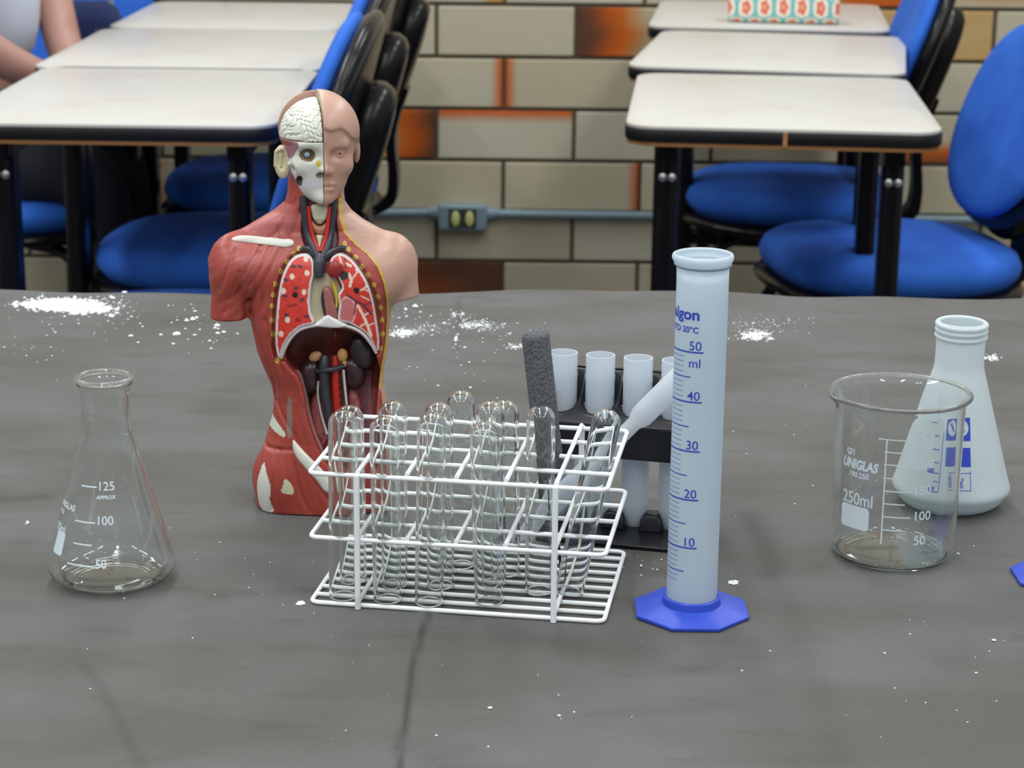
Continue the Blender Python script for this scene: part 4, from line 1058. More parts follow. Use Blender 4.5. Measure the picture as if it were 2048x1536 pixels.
neck = Loft([(325, 585, 684, 11, -7), (360, 576, 688, 14, -6), (385, 575, 688, 15, -5), (402, 570, 690, 15.5, -5), (420, 548, 703, 15.5, -5), (438, 518, 727, 15, -4), (455, 490, 758, 14.5, -4), (470, 470, 782, 14, -3), (490, 450, 805, 13.5, -3), (520, 440, 818, 12, -3)], 2.1)
PPM = 3.42
lo = (-70, -30, 0.0); h_ = 0.72
u0, v0 = q(462, 548, 0)
gu, gw, gv = grid(lo, (64, 30, q(640, 322)[1]), h_)
B = smin(trunk.sdf(gu, gw, gv), neck.sdf(gu, gw, gv), 5)
def mm(px): return px / PPM
for (cx_, cy_, ru, rv, rw) in ((466, 545, 47, 72, 16.5), (788, 535, 42, 64, 15)):
    uu, vv = q(cx_, cy_, -1); B = smin(B, ell(gu, gw, gv, (uu, -1, vv), (mm(ru), rw, mm(rv))), 6)
# arm stumps cut by planes
a0, a1 = q(468, 560, 0), q(458, 690, 0)
arm = seg3(gu, gw, gv, (a0[0], 0, a0[1]), (a1[0], 1, a1[1]), 12.6, 11.6)
cu_, cv_ = q(457, 634, 0); arm = smax(arm, -(gv - cv_ - 0.02 * (gu - cu_)) + 0 * gw, 1.2); B = smin(B, arm, 2.5)
a0, a1 = q(800, 545, -1), q(818, 660, -1)
arm = seg3(gu, gw, gv, (a0[0], -1, a0[1]), (a1[0], -1, a1[1]), 9.8, 8.2)
cu_, cv_ = q(814, 594, 0); arm = smax(arm, -(gv - cv_ - 0.10 * (gu - cu_)) + 0 * gw, 1.0); B = smin(B, arm, 3)
# chest swelling, buttocks
for (cx_, cy_, w_, r) in ((520, 540, 12, (13, 8, 11)), (745, 560, 12, (11, 7, 12)), (560, 950, -12, (16, 12, 18)), (735, 950, -12, (16, 12, 18)), (560, 960, 10, (14, 12, 20))):
    uu, vv = q(cx_, cy_, w_); B = smin(B, ell(gu, gw, gv, (uu, w_, vv), r), 7)
def front_uv(u, v): return np.maximum(trunk.front(u, v), neck.front(u, v))
def Sf(x, y, off=0.0):
    w_ = 15.0
    for _ in range(12):
        u, v = q(x, y, w_); w_ = 0.5 * w_ + 0.5 * float(front_uv(u, v)) if float(front_uv(u, v)) > -50 else w_ * .7
    w_ += off; u, v = q(x, y, w_); return (u, w_, v)
def uvpoly(P, wref=None):
    out = []
    for x, y in P:
        if wref is None: u, w_, v = Sf(x, y)
        else: u, v = q(x, y, wref)
        out.append((u, v))
    return out
CHEST = sm_poly([(612, 503), (588, 508), (567, 530), (553, 565), (546, 610), (544, 660), (547, 705), (557, 724), (600, 715), (700, 700), (752, 712), (762, 690), (762, 650), (756, 605), (745, 570), (728, 538), (706, 515), (682, 500), (655, 512), (632, 515)])
ABD = sm_poly([(573, 706), (585, 680), (604, 661), (636, 652), (680, 652), (712, 662), (736, 684), (750, 708), (757, 745), (754, 790), (750, 850), (738, 900), (712, 935), (680, 940), (655, 915), (640, 890), (628, 860), (617, 820), (610, 780), (600, 748), (582, 728)])
u1 = gu[:, 0, :]; v1 = gv[:, 0, :]; U2, V2 = np.meshgrid(gu.ravel(), gv.ravel(), indexing='ij')
F2 = front_uv(U2, V2)
NECKP = sm_poly([(604, 400), (604, 440), (606, 480), (625, 508), (650, 508), (675, 490), (672, 440), (674, 400), (640, 398)])
ins = B < 0; nW = ins.shape[1]; last = nW - 1 - np.argmax(ins[:, ::-1, :], axis=1); any_ = ins.any(axis=1); l2 = np.minimum(last, nW - 2)
gi, gj = np.indices(l2.shape); va_, vb_ = B[gi, l2, gj], B[gi, l2 + 1, gj]
HM = np.where(any_, gw.ravel()[l2] + h_ * va_ / np.where(va_ == vb_, 1, va_ - vb_), -60.0)
def front_uv(u, v):
    u = np.asarray(u, float); v = np.asarray(v, float)
    a = np.clip((u - lo[0]) / h_, 0, HM.shape[0] - 1.001); b2 = np.clip((v - lo[2]) / h_, 0, HM.shape[1] - 1.001)
    i = a.astype(int); k = b2.astype(int); fa = a - i; fb = b2 - k
    return (HM[i, k] * (1 - fa) + HM[i + 1, k] * fa) * (1 - fb) + (HM[i, k + 1] * (1 - fa) + HM[i + 1, k + 1] * fa) * fb
F2 = front_uv(U2, V2); trunk_front0 = F2
def carve(B, P, floor2, wref=None, k=1.2):
    sd = poly_sd(U2, V2, uvpoly(P, wref)).astype(f32)
    fl_ = floor2.astype(f32)[:, None, :] if np.ndim(floor2) else floor2
    c_ = smax(sd[:, None, :] + 0 * gw, fl_ - gw, k)
    return smax(B, -c_, k)
B = carve(B, NECKP, F2 - 1.6)
B = carve(B, CHEST, F2 - 4.0)
ca_, cv0 = q(670, 790, 8); abd_floor = -9 + 0.012 * (U2 - ca_) ** 2 + 0.0025 * (V2 - cv0) ** 2
B = carve(B, ABD, abd_floor, 12, 2.0)
# muscle grooves engraved on the front
GR = [[(520, 490), (510, 530), (480, 580), (455, 600)], [(560, 500), (540, 540), (510, 590), (488, 610)], [(540, 495), (526, 530), (500, 570)], [(470, 500), (455, 540), (440, 580)],
      [(590, 400), (575, 430), (560, 460), (540, 475)], [(600, 420), (592, 450), (580, 480)], [(500, 620), (520, 690), (545, 750), (552, 790)], [(530, 640), (545, 700), (575, 760), (590, 800)],
      [(552, 800), (575, 850), (600, 890)], [(530, 890), (560, 900), (600, 900)], [(560, 900), (548, 960), (545, 1020)], [(590, 930), (600, 980), (620, 1025)], [(605, 920), (640, 980), (680, 1025)],
      [(498, 600), (492, 620), (496, 640)], [(480, 545), (462, 590), (450, 625)], [(515, 505), (490, 545), (470, 600)], [(575, 470), (580, 490)], [(556, 455), (552, 478)]]
for i, g_ in enumerate(GR):
    P_ = [(c[0], c[1]) for c in catmull([(*uvpoly([p])[0], 0) for p in g_], 4)]
    D2 = seg_dist(U2, V2, P_).astype(f32); B = B + (0.75 * np.exp(-(D2 / 1.1) ** 2))[:, None, :] * (gw > 2)
VB, QB = surface_nets(B, lo, h_, 1)
print('torso verts', len(VB))
Xp, Yp_ = to_px(VB[:, 0], VB[:, 1], VB[:, 2])
C_mus = np.array(srgb(164, 68, 56)); C_musd = np.array(srgb(128, 48, 40)); C_pink = np.array(srgb(178, 100, 98)); C_skin = np.array(srgb(190, 150, 131)); C_yel = np.array(srgb(204, 168, 62)); C_bone = np.array(srgb(216, 219, 206))
C_dk = np.array(srgb(84, 40, 40)); C_vein = np.array(srgb(52, 54, 60)); C_red = np.array(srgb(212, 62, 50)); C_white = np.array(srgb(214, 206, 206))
col = np.repeat(C_mus[None], len(VB), 0)
def blend(mask, c, a=1.0):
    a = (np.asarray(mask, float) * a)[:, None]; global col; col = col * (1 - a) + np.array(c)[None] * a
frontm = VB[:, 1] > -8
ang_ = np.arctan2(Yp_ - 470, Xp - 560)
fib = np.sin(ang_ * 46 + 2 * np.sin(VB[:, 2] * .21)) * np.sin(VB[:, 2] * .09 + VB[:, 0] * .13)
blend(np.clip(fib, 0, 1) * (Yp_ < 660), C_pink, 0.30); blend(np.clip(-fib, 0, 1) * (Yp_ < 660), C_musd, 0.30)
fib2 = np.sin(VB[:, 0] * 1.3 + VB[:, 2] * .35 + 1.5 * np.sin(VB[:, 2] * .09)); blend(np.clip(fib2, 0, 1) * (Yp_ >= 660), C_musd, 0.28)
blend(np.exp(-(((Xp - 560) / 55) ** 2 + ((Yp_ - 455) / 32) ** 2)) * frontm, C_pink, 0.8); blend(np.exp(-(((Xp - 500) / 50) ** 2 + ((Yp_ - 520) / 30) ** 2)) * frontm, C_pink, 0.45)
YB = [380, 410, 440, 465, 488, 508, 533, 565, 600, 640, 690, 735, 770, 800, 850, 900, 960, 1040]; XB = [683, 681, 684, 692, 712, 737, 757, 770, 776, 777, 773, 765, 760, 765, 762, 758, 754, 750]
xb = np.interp(Yp_, YB, XB); inside_rec = poly_sd(Xp, Yp_, CHEST) < 3
skin_m = np.where(frontm, Xp > xb, VB[:, 0] > q(660, 700)[0])
blend(skin_m, C_skin); blend((np.abs(Xp - xb + 1) < 3.2) & (VB[:, 1] > 0) & (Yp_ < 775) & (Yp_ > 395), C_yel)
blend((Xp > xb - 6) & (Xp < xb - 3) & (VB[:, 1] > 0) & (Yp_ < 775) & (Yp_ > 480), np.array(srgb(120, 44, 36)))
rec = (poly_sd(Xp, Yp_, NECKP) < 2) & (VB[:, 1] > 0); blend(rec, C_dk)
chest_in = (poly_sd(Xp, Yp_, CHEST) < 0) & (VB[:, 1] > 5); blend(chest_in, np.array(srgb(150, 60, 50)))
blend(chest_in & in_poly(Xp, Yp_, [(624, 520), (640, 545), (668, 545), (690, 600), (700, 645), (640, 650), (620, 640), (618, 570)]), np.array(srgb(190, 180, 150)))
abd_in = (poly_sd(Xp, Yp_, ABD) < 1.5) & (VB[:, 1] < front_uv(VB[:, 0], VB[:, 2]) - 1.2) & frontm & (VB[:, 1] > -20)
blend(abd_in, np.array(srgb(104, 46, 42))); 
blend(abd_in & (np.abs(Xp - 668) < 16) & (Yp_ < 720), np.array(srgb(132, 46, 36)))
blend(abd_in & (Yp_ > 775), np.array(srgb(160, 86, 86)), 0.8)
blend(abd_in * np.clip(np.sin(Xp * .35 + Yp_ * .05), 0, 1) * (Yp_ > 765), np.array(srgb(120, 50, 52)), 0.6)
blend(abd_in & (Xp > 715) & (Yp_ > 740) & (Xp < 742), np.array(srgb(168, 120, 132)), 0.7)
blend((np.abs(poly_sd(Xp, Yp_, ABD)) < 2.4) & (Yp_ > 740) & (Xp < 660) & (VB[:, 1] > 4), np.array(srgb(196, 160, 156)), 0.8)
for P_, c_ in (([(528, 925), (534, 950), (541, 975), (540, 1000), (547, 1022), (530, 1024), (518, 1006), (514, 970), (519, 945)], C_bone), ([(572, 958), (586, 975), (584, 988), (564, 985), (566, 970)], np.array(srgb(208, 208, 176))),
               ([(540, 818), (549, 835), (560, 852), (571, 868), (567, 874), (551, 864), (538, 846)], np.array(srgb(212, 216, 196))), ([(575, 802), (583, 802), (584, 868), (574, 870)], np.array(srgb(140, 118, 108)))):
    blend((poly_sd(Xp, Yp_, sm_poly(P_)) < 0) & frontm, c_)
for cx_, cy_ in ((598, 497), (589, 508), (574, 523), (562, 543), (551, 568), (546, 590), (544, 612), (544, 640), (546, 668), (555, 720), (690, 487), (697, 499), (711, 515), (724, 533), (736, 550), (748, 570), (756, 593), (761, 615), (764, 640), (765, 668), (761, 697)):
    dd = np.hypot((Xp - cx_) / 4.4, (Yp_ - cy_) / 5.4); blend((dd < 1) & (VB[:, 1] > 0), np.array(srgb(206, 184, 84))); blend((dd < .45) & (VB[:, 1] > 0), np.array(srgb(180, 140, 50)))
tm = thing('torso_model', 'plastic anatomy torso, half skin half muscle, with open chest', 'anatomical model', (TX0, TY0, TZ))
M_paint = attr_mat('painted_plastic', 0.38, 0.5, bump=(120, 0.10, 0.002), coat=0.06)
def add_part(name, P, Q, cols, parent=tm, m=None):
    W3 = np.stack([P[:, 0], -P[:, 1], P[:, 2]], 1) / 1000.0
    return np_mesh(name, W3, Q[:, ::-1] if False else Q, m or M_paint, parent, cols)
VB[:, 2] = np.maximum(VB[:, 2], 0.15)
# orientation: (u,w,v) -> (x,-y,z) mirrors, so reverse the winding
def part(name, P, Q, cols, parent=tm, label=None):
    o = add_part(name, P, Q[:, ::-1], cols, parent)
    if label: o['label'] = label
    return o
part('body', VB, QB, col)

def slab(name, P, off0=-4.0, off1=0.8, h=0.5, rnd=1.2, paint=None, base=None, parent=tm, wref=None):
    """a piece lying in the carved front, cut to a measured outline and following the body's curve"""
    UV = uvpoly(P, wref); us = [p[0] for p in UV]; vs_ = [p[1] for p in UV]
    F_ = [float(front_uv(a, b2)) for a, b2 in UV]; cen = float(front_uv(sum(us) / len(us), sum(vs_) / len(vs_))); F_.append(cen)
    l_ = (min(us) - 2, min(F_) + off0 - 1.5, min(vs_) - 2); g = grid(l_, (max(us) + 2, max(F_) + off1 + 3, max(vs_) + 2), h)
    A, Bv = np.meshgrid(g[0].ravel(), g[2].ravel(), indexing='ij'); sd = poly_sd(A, Bv, UV).astype(f32); F2_ = front_uv(A, Bv)
    F2_ = np.where(F2_ < -50, min(F_), F2_)
    top = (F2_ + off1).astype(f32)
    D = smax(sd[:, None, :] + 0 * g[1], g[1] - top[:, None, :], rnd * 1.6); D = np.maximum(D, (F2_ + off0).astype(f32)[:, None, :] - g[1])
    Pv, Qv = surface_nets(D, l_, h, 1); X_, Y_ = to_px(Pv[:, 0], Pv[:, 1], Pv[:, 2])
    c = np.repeat(np.array(base)[None], len(Pv), 0)
    if paint: c = paint(X_, Y_, c, Pv)
    return part(name, Pv, Qv, c, parent)
def mixin(c, m_, k, a=1.0):
    a = (np.asarray(m_, float) * a)[:, None]; return c * (1 - a) + np.array(k)[None] * a
RL = sm_poly([(603, 508), (588, 514), (573, 532), (562, 560), (555, 600), (551, 650), (551, 690), (556, 714), (563, 714), (568, 694), (583, 670), (604, 654), (628, 647), (622, 625), (620, 600), (623, 570), (629, 545), (627, 522), (617, 509)])
LL = sm_poly([(666, 512), (682, 507), (702, 519), (720, 541), (735, 567), (746, 600), (753, 640), (758, 678), (757, 700), (750, 702), (743, 684), (728, 664), (706, 651), (694, 646), (676, 640), (678, 612), (676, 590), (684, 575), (676, 556), (664, 540), (660, 524)])
C_lr = np.array(srgb(208, 58, 46)); C_blue = np.array(srgb(92, 52, 66)); C_ivory = np.array(srgb(226, 205, 185))
def paint_r(X, Y, c, Pv):
    n = np.sin(X * .21 + 2 * np.sin(Y * .13)) * np.sin(Y * .17); c = mixin(c, np.clip(n, 0, 1), srgb(186, 40, 34), .6)
    sd = poly_sd(X, Y, RL); c = mixin(c, sd > -5.0, C_white)
    c = mixin(c, (poly_sd(X, Y, [(600, 516), (616, 514), (622, 524), (612, 534), (600, 530)]) < 0) & (sd < -5), C_white, .0)
    for x_, y_ in ((612, 518), (584, 553), (614, 546), (567, 582), (608, 584), (575, 640), (562, 668), (598, 560)): c = mixin(c, np.hypot((X - x_) / 5.0, (Y - y_) / 6.2) < 1, C_ivory if y_ != 560 else srgb(190, 40, 34))
    for x_, y_, s_ in ((600, 533, .4), (587, 533, 0), (570, 592, 0), (604, 600, -.7), (592, 576, .1), (572, 560, .5), (573, 630, .1), (613, 633, .1), (590, 610, 0), (596, 640, .2), (580, 612, 0)):
        a_ = (X - x_) * math.cos(s_) + (Y - y_) * math.sin(s_); b2 = -(X - x_) * math.sin(s_) + (Y - y_) * math.cos(s_); c = mixin(c, np.hypot(a_ / 5.6, b2 / 3.4) < 1, C_blue if y_ not in (610, 640, 612) else srgb(150, 34, 30))
    return mixin(c, np.hypot(X - 590, Y - 590) < 6, (0.01, .005, .006))
def paint_l(X, Y, c, Pv):
    n = np.sin(X * .25 + 2 * np.sin(Y * .1)) * np.sin(Y * .2 + 1); c = mixin(c, np.clip(n, 0, 1), srgb(184, 38, 34), .6)
    sd = poly_sd(X, Y, LL)
    hp = np.hypot((X - 694) / 17, (Y - 622) / 28); c = mixin(c, hp < 1, srgb(186, 104, 104)); c = mixin(c, (hp > .88) & (hp < 1.08), srgb(208, 150, 150))
    def br(P_, w0, k): 
        nonlocal c
        c = mixin(c, pdist(X, Y, P_) < w0, k)
    W_ = C_ivory
    br([(679, 512), (683, 530), (680, 545)], 2.0, W_); br([(693, 528), (702, 532)], 2.6, W_); br([(700, 572), (703, 560), (698, 548)], 3.0, W_); br([(703, 560), (714, 545), (712, 538)], 1.8, W_); br([(714, 545), (722, 540)], 1.4, W_)
    br([(715, 582), (728, 578), (736, 566)], 2.0, W_); br([(728, 578), (740, 584)], 1.5, W_); br([(722, 592), (738, 600)], 1.4, W_)
    br([(716, 612), (726, 630), (735, 650), (742, 672)], 3.0, W_); br([(726, 630), (740, 626)], 1.8, W_); br([(733, 645), (722, 652)], 1.6, W_); br([(736, 652), (748, 646)], 1.5, W_)
    V_ = srgb(96, 44, 62)
    br([(694, 590), (712, 602), (726, 610), (742, 628)], 2.2, V_); br([(712, 602), (708, 630)], 1.4, V_); br([(690, 518), (692, 536)], 1.3, V_); br([(726, 610), (744, 606)], 1.1, V_)
    c = mixin(c, np.hypot((X - 686) / 11, (Y - 551) / 9.5) < 1, srgb(40, 34, 40))
    c = mixin(c, sd > -4.0, C_white)
    return mixin(c, np.hypot(X - 713, Y - 581) < 6, (0.01, .005, .006))
slab('lung', RL, -4.2, 1.2, 0.5, 1.0, paint_r, C_lr); slab('lung', LL, -4.2, 1.0, 0.5, 1.0, paint_l, C_lr)
slab('diaphragm', sm_poly([(628, 651), (640, 641), (650, 632), (658, 630), (668, 636), (682, 643), (696, 651), (680, 656), (650, 655)]), -6, 1.6, .5, 1.2, None, srgb(216, 216, 212))
slab('oesophagus', sm_poly([(641, 600), (646, 578), (655, 574), (664, 586), (670, 610), (676, 636), (660, 640), (648, 634)]), -4, 0.3, .5, 1.6, lambda X, Y, c, P: mixin(c, np.abs(X - 645 - (Y - 600) * .12) < 4, srgb(60, 34, 38)), srgb(152, 92, 88))
slab('clavicle', sm_poly([(462, 477), (478, 470), (510, 471), (540, 475), (575, 478), (588, 482), (587, 491), (572, 496), (540, 492), (505, 488), (480, 485), (466, 483)]), -3, 1.3, .5, 1.6, lambda X, Y, c, P: mixin(c, np.clip((540 - X) / 60, 0, 1), srgb(214, 170, 164), .35), C_bone)
slab('hip_bone', sm_poly([(586, 878), (600, 893), (622, 915), (645, 938), (662, 962), (668, 985), (650, 985), (632, 962), (610, 938), (592, 915), (584, 895)]), -6, 1.4, .5, 2.0, None, C_bone)
slab('larynx', sm_poly([(623, 410), (656, 410), (656, 428), (650, 442), (639, 449), (628, 441), (623, 428)]), -4, 2.2, .5, 2.0, lambda X, Y, c, P: mixin(c, (np.abs(Y - 440 - np.abs(X - 639) * .3) < 2.5), srgb(150, 110, 84), .5), srgb(196, 192, 168))
slab('thyroid', sm_poly([(623, 441), (632, 449), (640, 452), (649, 447), (656, 438), (656, 455), (650, 468), (640, 471), (629, 467), (623, 455)]), -4, 1.9, .5, 2.0, None, srgb(178, 122, 92))
slab('trachea', sm_poly([(631, 468), (648, 468), (645, 485), (640, 502), (636, 502), (633, 485)]), -4, 1.0, .5, 2.0, None, srgb(206, 202, 176))

def tube_part(name, pts, r, c, wof=None, parent=tm, k=6, n=12):
    """pts: (x, y, w) in mm from the picture; w None -> lies on the front surface"""
    P_ = []
    for p in pts:
        if p[2] is None: u, w_, v = Sf(p[0], p[1], wof or 0)
        else: u, v = q(p[0], p[1], p[2]); w_ = p[2]
        P_.append((u / 1000, -w_ / 1000, v / 1000))
    C_ = catmull(P_, k); m_ = len(C_); rs = [float(x) / 1000 for x in np.interp(np.linspace(0, 1, m_), np.linspace(0, 1, len(r)), r)]
    mb = MB(); mb.tube([tuple(a) for a in C_], rs, n)
    return mb.build(name, c, parent)
Mv = mat('painted_vein', srgb(56, 58, 66), 0.3); Ma = mat('painted_artery', srgb(190, 40, 32), 0.35); Mw = mat('painted_white_cord', srgb(214, 208, 204), 0.4); My = mat('painted_nerve', srgb(196, 168, 50), 0.4)
tube_part('vein', [(606, 392, None), (609, 425, None), (613, 460, None), (622, 488, None), (636, 512, None)], [2.2, 2.1, 2.0, 2.2, 2.2], Mv, 0.2)
tube_part('vein', [(668, 396, None), (666, 430, None), (662, 465, None), (656, 492, None), (645, 514, None)], [1.9, 1.9, 1.8, 2.1, 2.3], Mv, 0.2)
tube_part('vein', [(600, 500, None), (610, 496, None), (622, 500, None), (634, 511, None)], [1.0, 1.5, 2.0, 2.3], Mv, -.2)
tube_part('vein', [(692, 495, None), (678, 496, None), (662, 504, None), (646, 515, None)], [1.0, 1.5, 2.0, 2.3], Mv, -.2)
tube_part('vena_cava', [(641, 509, None), (639, 525, None), (637, 543, None), (638, 556, None)], [3.0, 3.6, 3.2, 2.0], Mv, -.4)
tube_part('artery', [(617, 412, None), (620, 445, None), (627, 478, None), (638, 503, None)], [1.1, 1.2, 1.3, 1.2], Ma, 0.9)
tube_part('artery', [(659, 412, None), (656, 445, None), (651, 478, None), (642, 503, None)], [1.1, 1.2, 1.3, 1.2], Ma, 0.9)
tube_part('nerve', [(664, 560, None), (670, 580, None), (674, 600, None), (672, 616, None)], [.8, 1.0, .9, .6], My, -1.2)
tube_part('diaphragm_edge', [(562, 716, None), (569, 698, None), (580, 678, None), (597, 661, None), (618, 653, None), (640, 650, None)], [.9, 1.0, 1.0, 1.0], Mw, -.6)
tube_part('diaphragm_edge', [(682, 650, None), (706, 656, None), (726, 668, None), (742, 688, None), (752, 706, None)], [1.0, 1.0, 1.0, .8], Mw, -.6)
def blob(name, x, y, w_, r, c, rough=.3, tilt=0, flat=None):
    u, v = q(x, y, w_); mb = MB(); P_ = [(max(math.sin(PI * k / 20), 1e-4), -math.cos(PI * k / 20)) for k in range(21)]
    mb.lathe(P_, 28, M=Matrix.Translation((u / 1000, -w_ / 1000, v / 1000)) @ Matrix.Rotation(math.radians(tilt), 4, 'Y') @ Matrix.Diagonal((r[0] / 1000, r[1] / 1000, r[2] / 1000, 1)))
    if name in ('kidney',):
        n_ = []
        s_ = 1 if x > 660 else -1
        for (a, b2, c2) in mb.v:
            d = math.exp(-(((c2 * 1000 - v) / 4.5) ** 2)); du_ = (a * 1000 - u) * s_
            n_.append((a + s_ * (0.0018 * d if du_ < 0 else 0), b2, c2))
        mb.v = n_
    return mb.build(name, mat('painted_' + name, c, rough), tm, sharp=180)
Ck = srgb(58, 34, 38)
blob('kidney', 621, 752, 3, (8.2, 6.4, 10.8), Ck, .25, 6); blob('kidney', 706, 745, 3, (7.8, 6.2, 10.6), Ck, .25, -10); blob('spleen', 723, 702, 6, (6.8, 5.2, 10.8), srgb(48, 42, 48), .22, -14)
blob('adrenal_gland', 631, 713, 5, (4.0, 2.5, 3.0), srgb(206, 160, 112), .4, -25); blob('adrenal_gland', 685, 710, 7, (3.1, 2.6, 4.0), srgb(208, 156, 92), .4); blob('adrenal_gland', 689, 726, 7, (1.5, 1.5, 2.6), srgb(208, 156, 92), .4)
blob('aortic_arch', 670, 539, 21.5, (4.4, 2.8, 5.2), srgb(150, 40, 38), .35, 20); blob('bladder', 668, 902, 8, (7, 7, 11), srgb(92, 30, 34), .25, 15); blob('coeliac_ring', 671, 668, -2, (1.3, 2, 2.6), srgb(150, 100, 70), .4)
tube_part('vena_cava', [(650, 712, 7), (648, 735, 9), (649, 770, 9), (654, 810, 9), (660, 850, 8)], [2.6, 3.0, 2.9, 2.8, 2.4], Mv)
ao = tube_part('aorta', [(670, 712, 5), (671, 745, 7), (672, 780, 7), (674, 815, 7), (675, 850, 6)], [2.0, 2.5, 2.6, 2.6, 2.4], mat('painted_aorta', srgb(186, 40, 30), .35))
for k in range(6):
    for s_ in (-1, 1):
        u, v = q(673 + s_ * 6, 748 + k * 15, 9.6); mb = MB(); mb.lathe([(max(math.sin(PI * j_ / 8), 1e-4) * .00045, -math.cos(PI * j_ / 8) * .0009) for j_ in range(9)], 8, M=Matrix.Translation((u / 1000, -0.0087, v / 1000))); mb.build('vessel_mark', M_edge, ao)
tube_part('renal_vein', [(632, 742, 8), (648, 741, 11.5), (668, 738, 11.5), (688, 732, 9)], [1.4, 1.6, 1.5, 1.2], Mv)
tube_part('ureter', [(687, 740, 10), (689, 765, 9), (692, 795, 8), (697, 840, 6)], [.75, .8, .75, .7], Mw); tube_part('ureter', [(637, 762, 7), (636, 790, 7), (642, 825, 7), (654, 868, 8)], [.7, .7, .75, .8], Mw)
Mp = mat('painted_psoas', srgb(164, 92, 92), .4, noise=(160, srgb(122, 54, 56), .45, .6))
tube_part('psoas_muscle', [(634, 775, -2), (636, 820, 0), (645, 870, 2), (662, 910, 3)], [2.5, 4.6, 4.6, 3.5], Mp, n=18); tube_part('psoas_muscle', [(704, 775, -2), (708, 820, 0), (704, 870, 2), (694, 910, 3)], [2.5, 4.8, 4.8, 3.5], Mp, n=18)

# head
PSI = math.radians(13); hu, hv = q(637, 290, 0); HW = -1.0
lo2 = (hu - 31, HW - 31, hv - 37); hh_ = 0.45
gu, gw, gv = grid(lo2, (hu + 31, HW + 33, hv + 33), hh_)
cs, sn = math.cos(PSI), math.sin(PSI)
x = (gu - hu) * cs - (gw - HW) * sn; y = (gu - hu) * sn + (gw - HW) * cs; z = (gv - hv) + 0 * x
def caps(a, b_, r0, r1): return seg3(x, y, z, a, b_, r0, r1)
H = ell(x, y, z, (0, -3, 7.2), (22.2, 26, 22.3)); H = smin(H, ell(x, y, z, (0, 4.5, -8), (18.2, 17.5, 19)), 5)
H = smin(H, ell(x, y, z, (0, 8.5, -21), (12.6, 11.5, 11.5)), 5); H = smin(H, ell(x, y, z, (0, 16.5, -27.5), (5.5, 4.5, 4.5)), 4)
for s_ in (-1, 1): H = smin(H, ell(x, y, z, (s_ * 12, 12.5, -10), (5.5, 5, 5)), 4)
H = smin(H, caps((-12, 17.2, 2.8), (12, 17.2, 2.8), 2.2, 2.2), 4)
for s_ in (-1, 1):
    H = smax(H, -ell(x, y, z, (s_ * 8.8, 22, -2.6), (5.0, 4.2, 3.2)), 2.4)
H0 = H
nose = smin(caps((0, 18.6, 1.5), (0, 22.3, -9.5), 1.7, 2.5), ell(x, y, z, (0, 22.8, -11.2), (2.9, 3.0, 2.6)), 1.5)
for s_ in (-1, 1): nose = smin(nose, ell(x, y, z, (s_ * 3.0, 20.8, -11.8), (1.9, 2.4, 2.0)), 1.0)
H = smin(H, nose, 2.2)
SK = smax(H, -9e9 * 0 - (x + 60), .1)
face = H
for s_ in (-1, 1): face = smin(face, smax(ell(x, y, z, (s_ * 8.6, 15.0, -2.6), (4.4, 4.4, 4.4)), -99 + 0 * x, .1), 0.8)
face = np.minimum(face, face)
face = smax(face, -caps((3.5, 20.2, -2.9), (12.5, 17.0, -2.9), .25, .25), .7)
face = smax(face, -ell(x, y, z, (9.5, 19.6, -2.4), (0.8, 1.2, 0.8)), .5)
face = smin(face, caps((-5, 19.6, -19.2), (5, 19.6, -19.2), 1.3, 1.3), 1.5); face = smin(face, caps((-4.2, 19.6, -22.2), (4.2, 19.6, -22.2), 1.6, 1.6), 1.5)
face = smax(face, -caps((-5.5, 21.4, -20.6), (5.5, 21.4, -20.6), .55, .55), .8)
face = smin(face, caps((3.5, 19.6, 3.4), (12.5, 16.6, 4.0), 1.0, 0.8), 1.2)
hl = 12.5 - 0.020 * x * x - 1.2 * np.sin(np.abs(x) * .45) - np.clip(8 - y, 0, 40) * .35
face = face - 1.5 / (1 + np.exp(-(z - hl) / 0.5)) * (z > -20)
face = smin(face, ell(x, y, z, (22.0, -3, -4), (2.2, 4.5, 7.5)), 1.5)
keep = smin(-(x - 0.0) , (y + 15.5 - 0.10 * z), .6)      # negative where skin stays
skin = smax(face, keep, 0.7)
P_, Q_ = surface_nets(skin, lo2, hh_, 1)
cc = np.repeat(C_skin[None], len(P_), 0)
lx = (P_[:, 0] - hu) * cs - (P_[:, 1] - HW) * sn; ly = (P_[:, 0] - hu) * sn + (P_[:, 1] - HW) * cs; lz = P_[:, 2] - hv
cc = mixin(cc, (np.abs(lz + 20.6) < 1.0) & (lx < 6) & (ly > 15), srgb(176, 118, 98), .5); cc = mixin(cc, (np.hypot(lx - 9.5, lz + 2.4) < 1.0) & (ly > 15), srgb(140, 80, 66), .8)
cc = mixin(cc, (lx < 0.35) & (ly > -8) & (np.abs(ly) < 18) & (lz > 0), srgb(206, 196, 176), .7)
cc = mixin(cc, np.exp(-(((lz + 1 + 0) / 3.2) ** 2 + ((lx - 8) / 6) ** 2)) * (ly > 12), srgb(196, 142, 120), .35)
part('head', P_, Q_, cc)
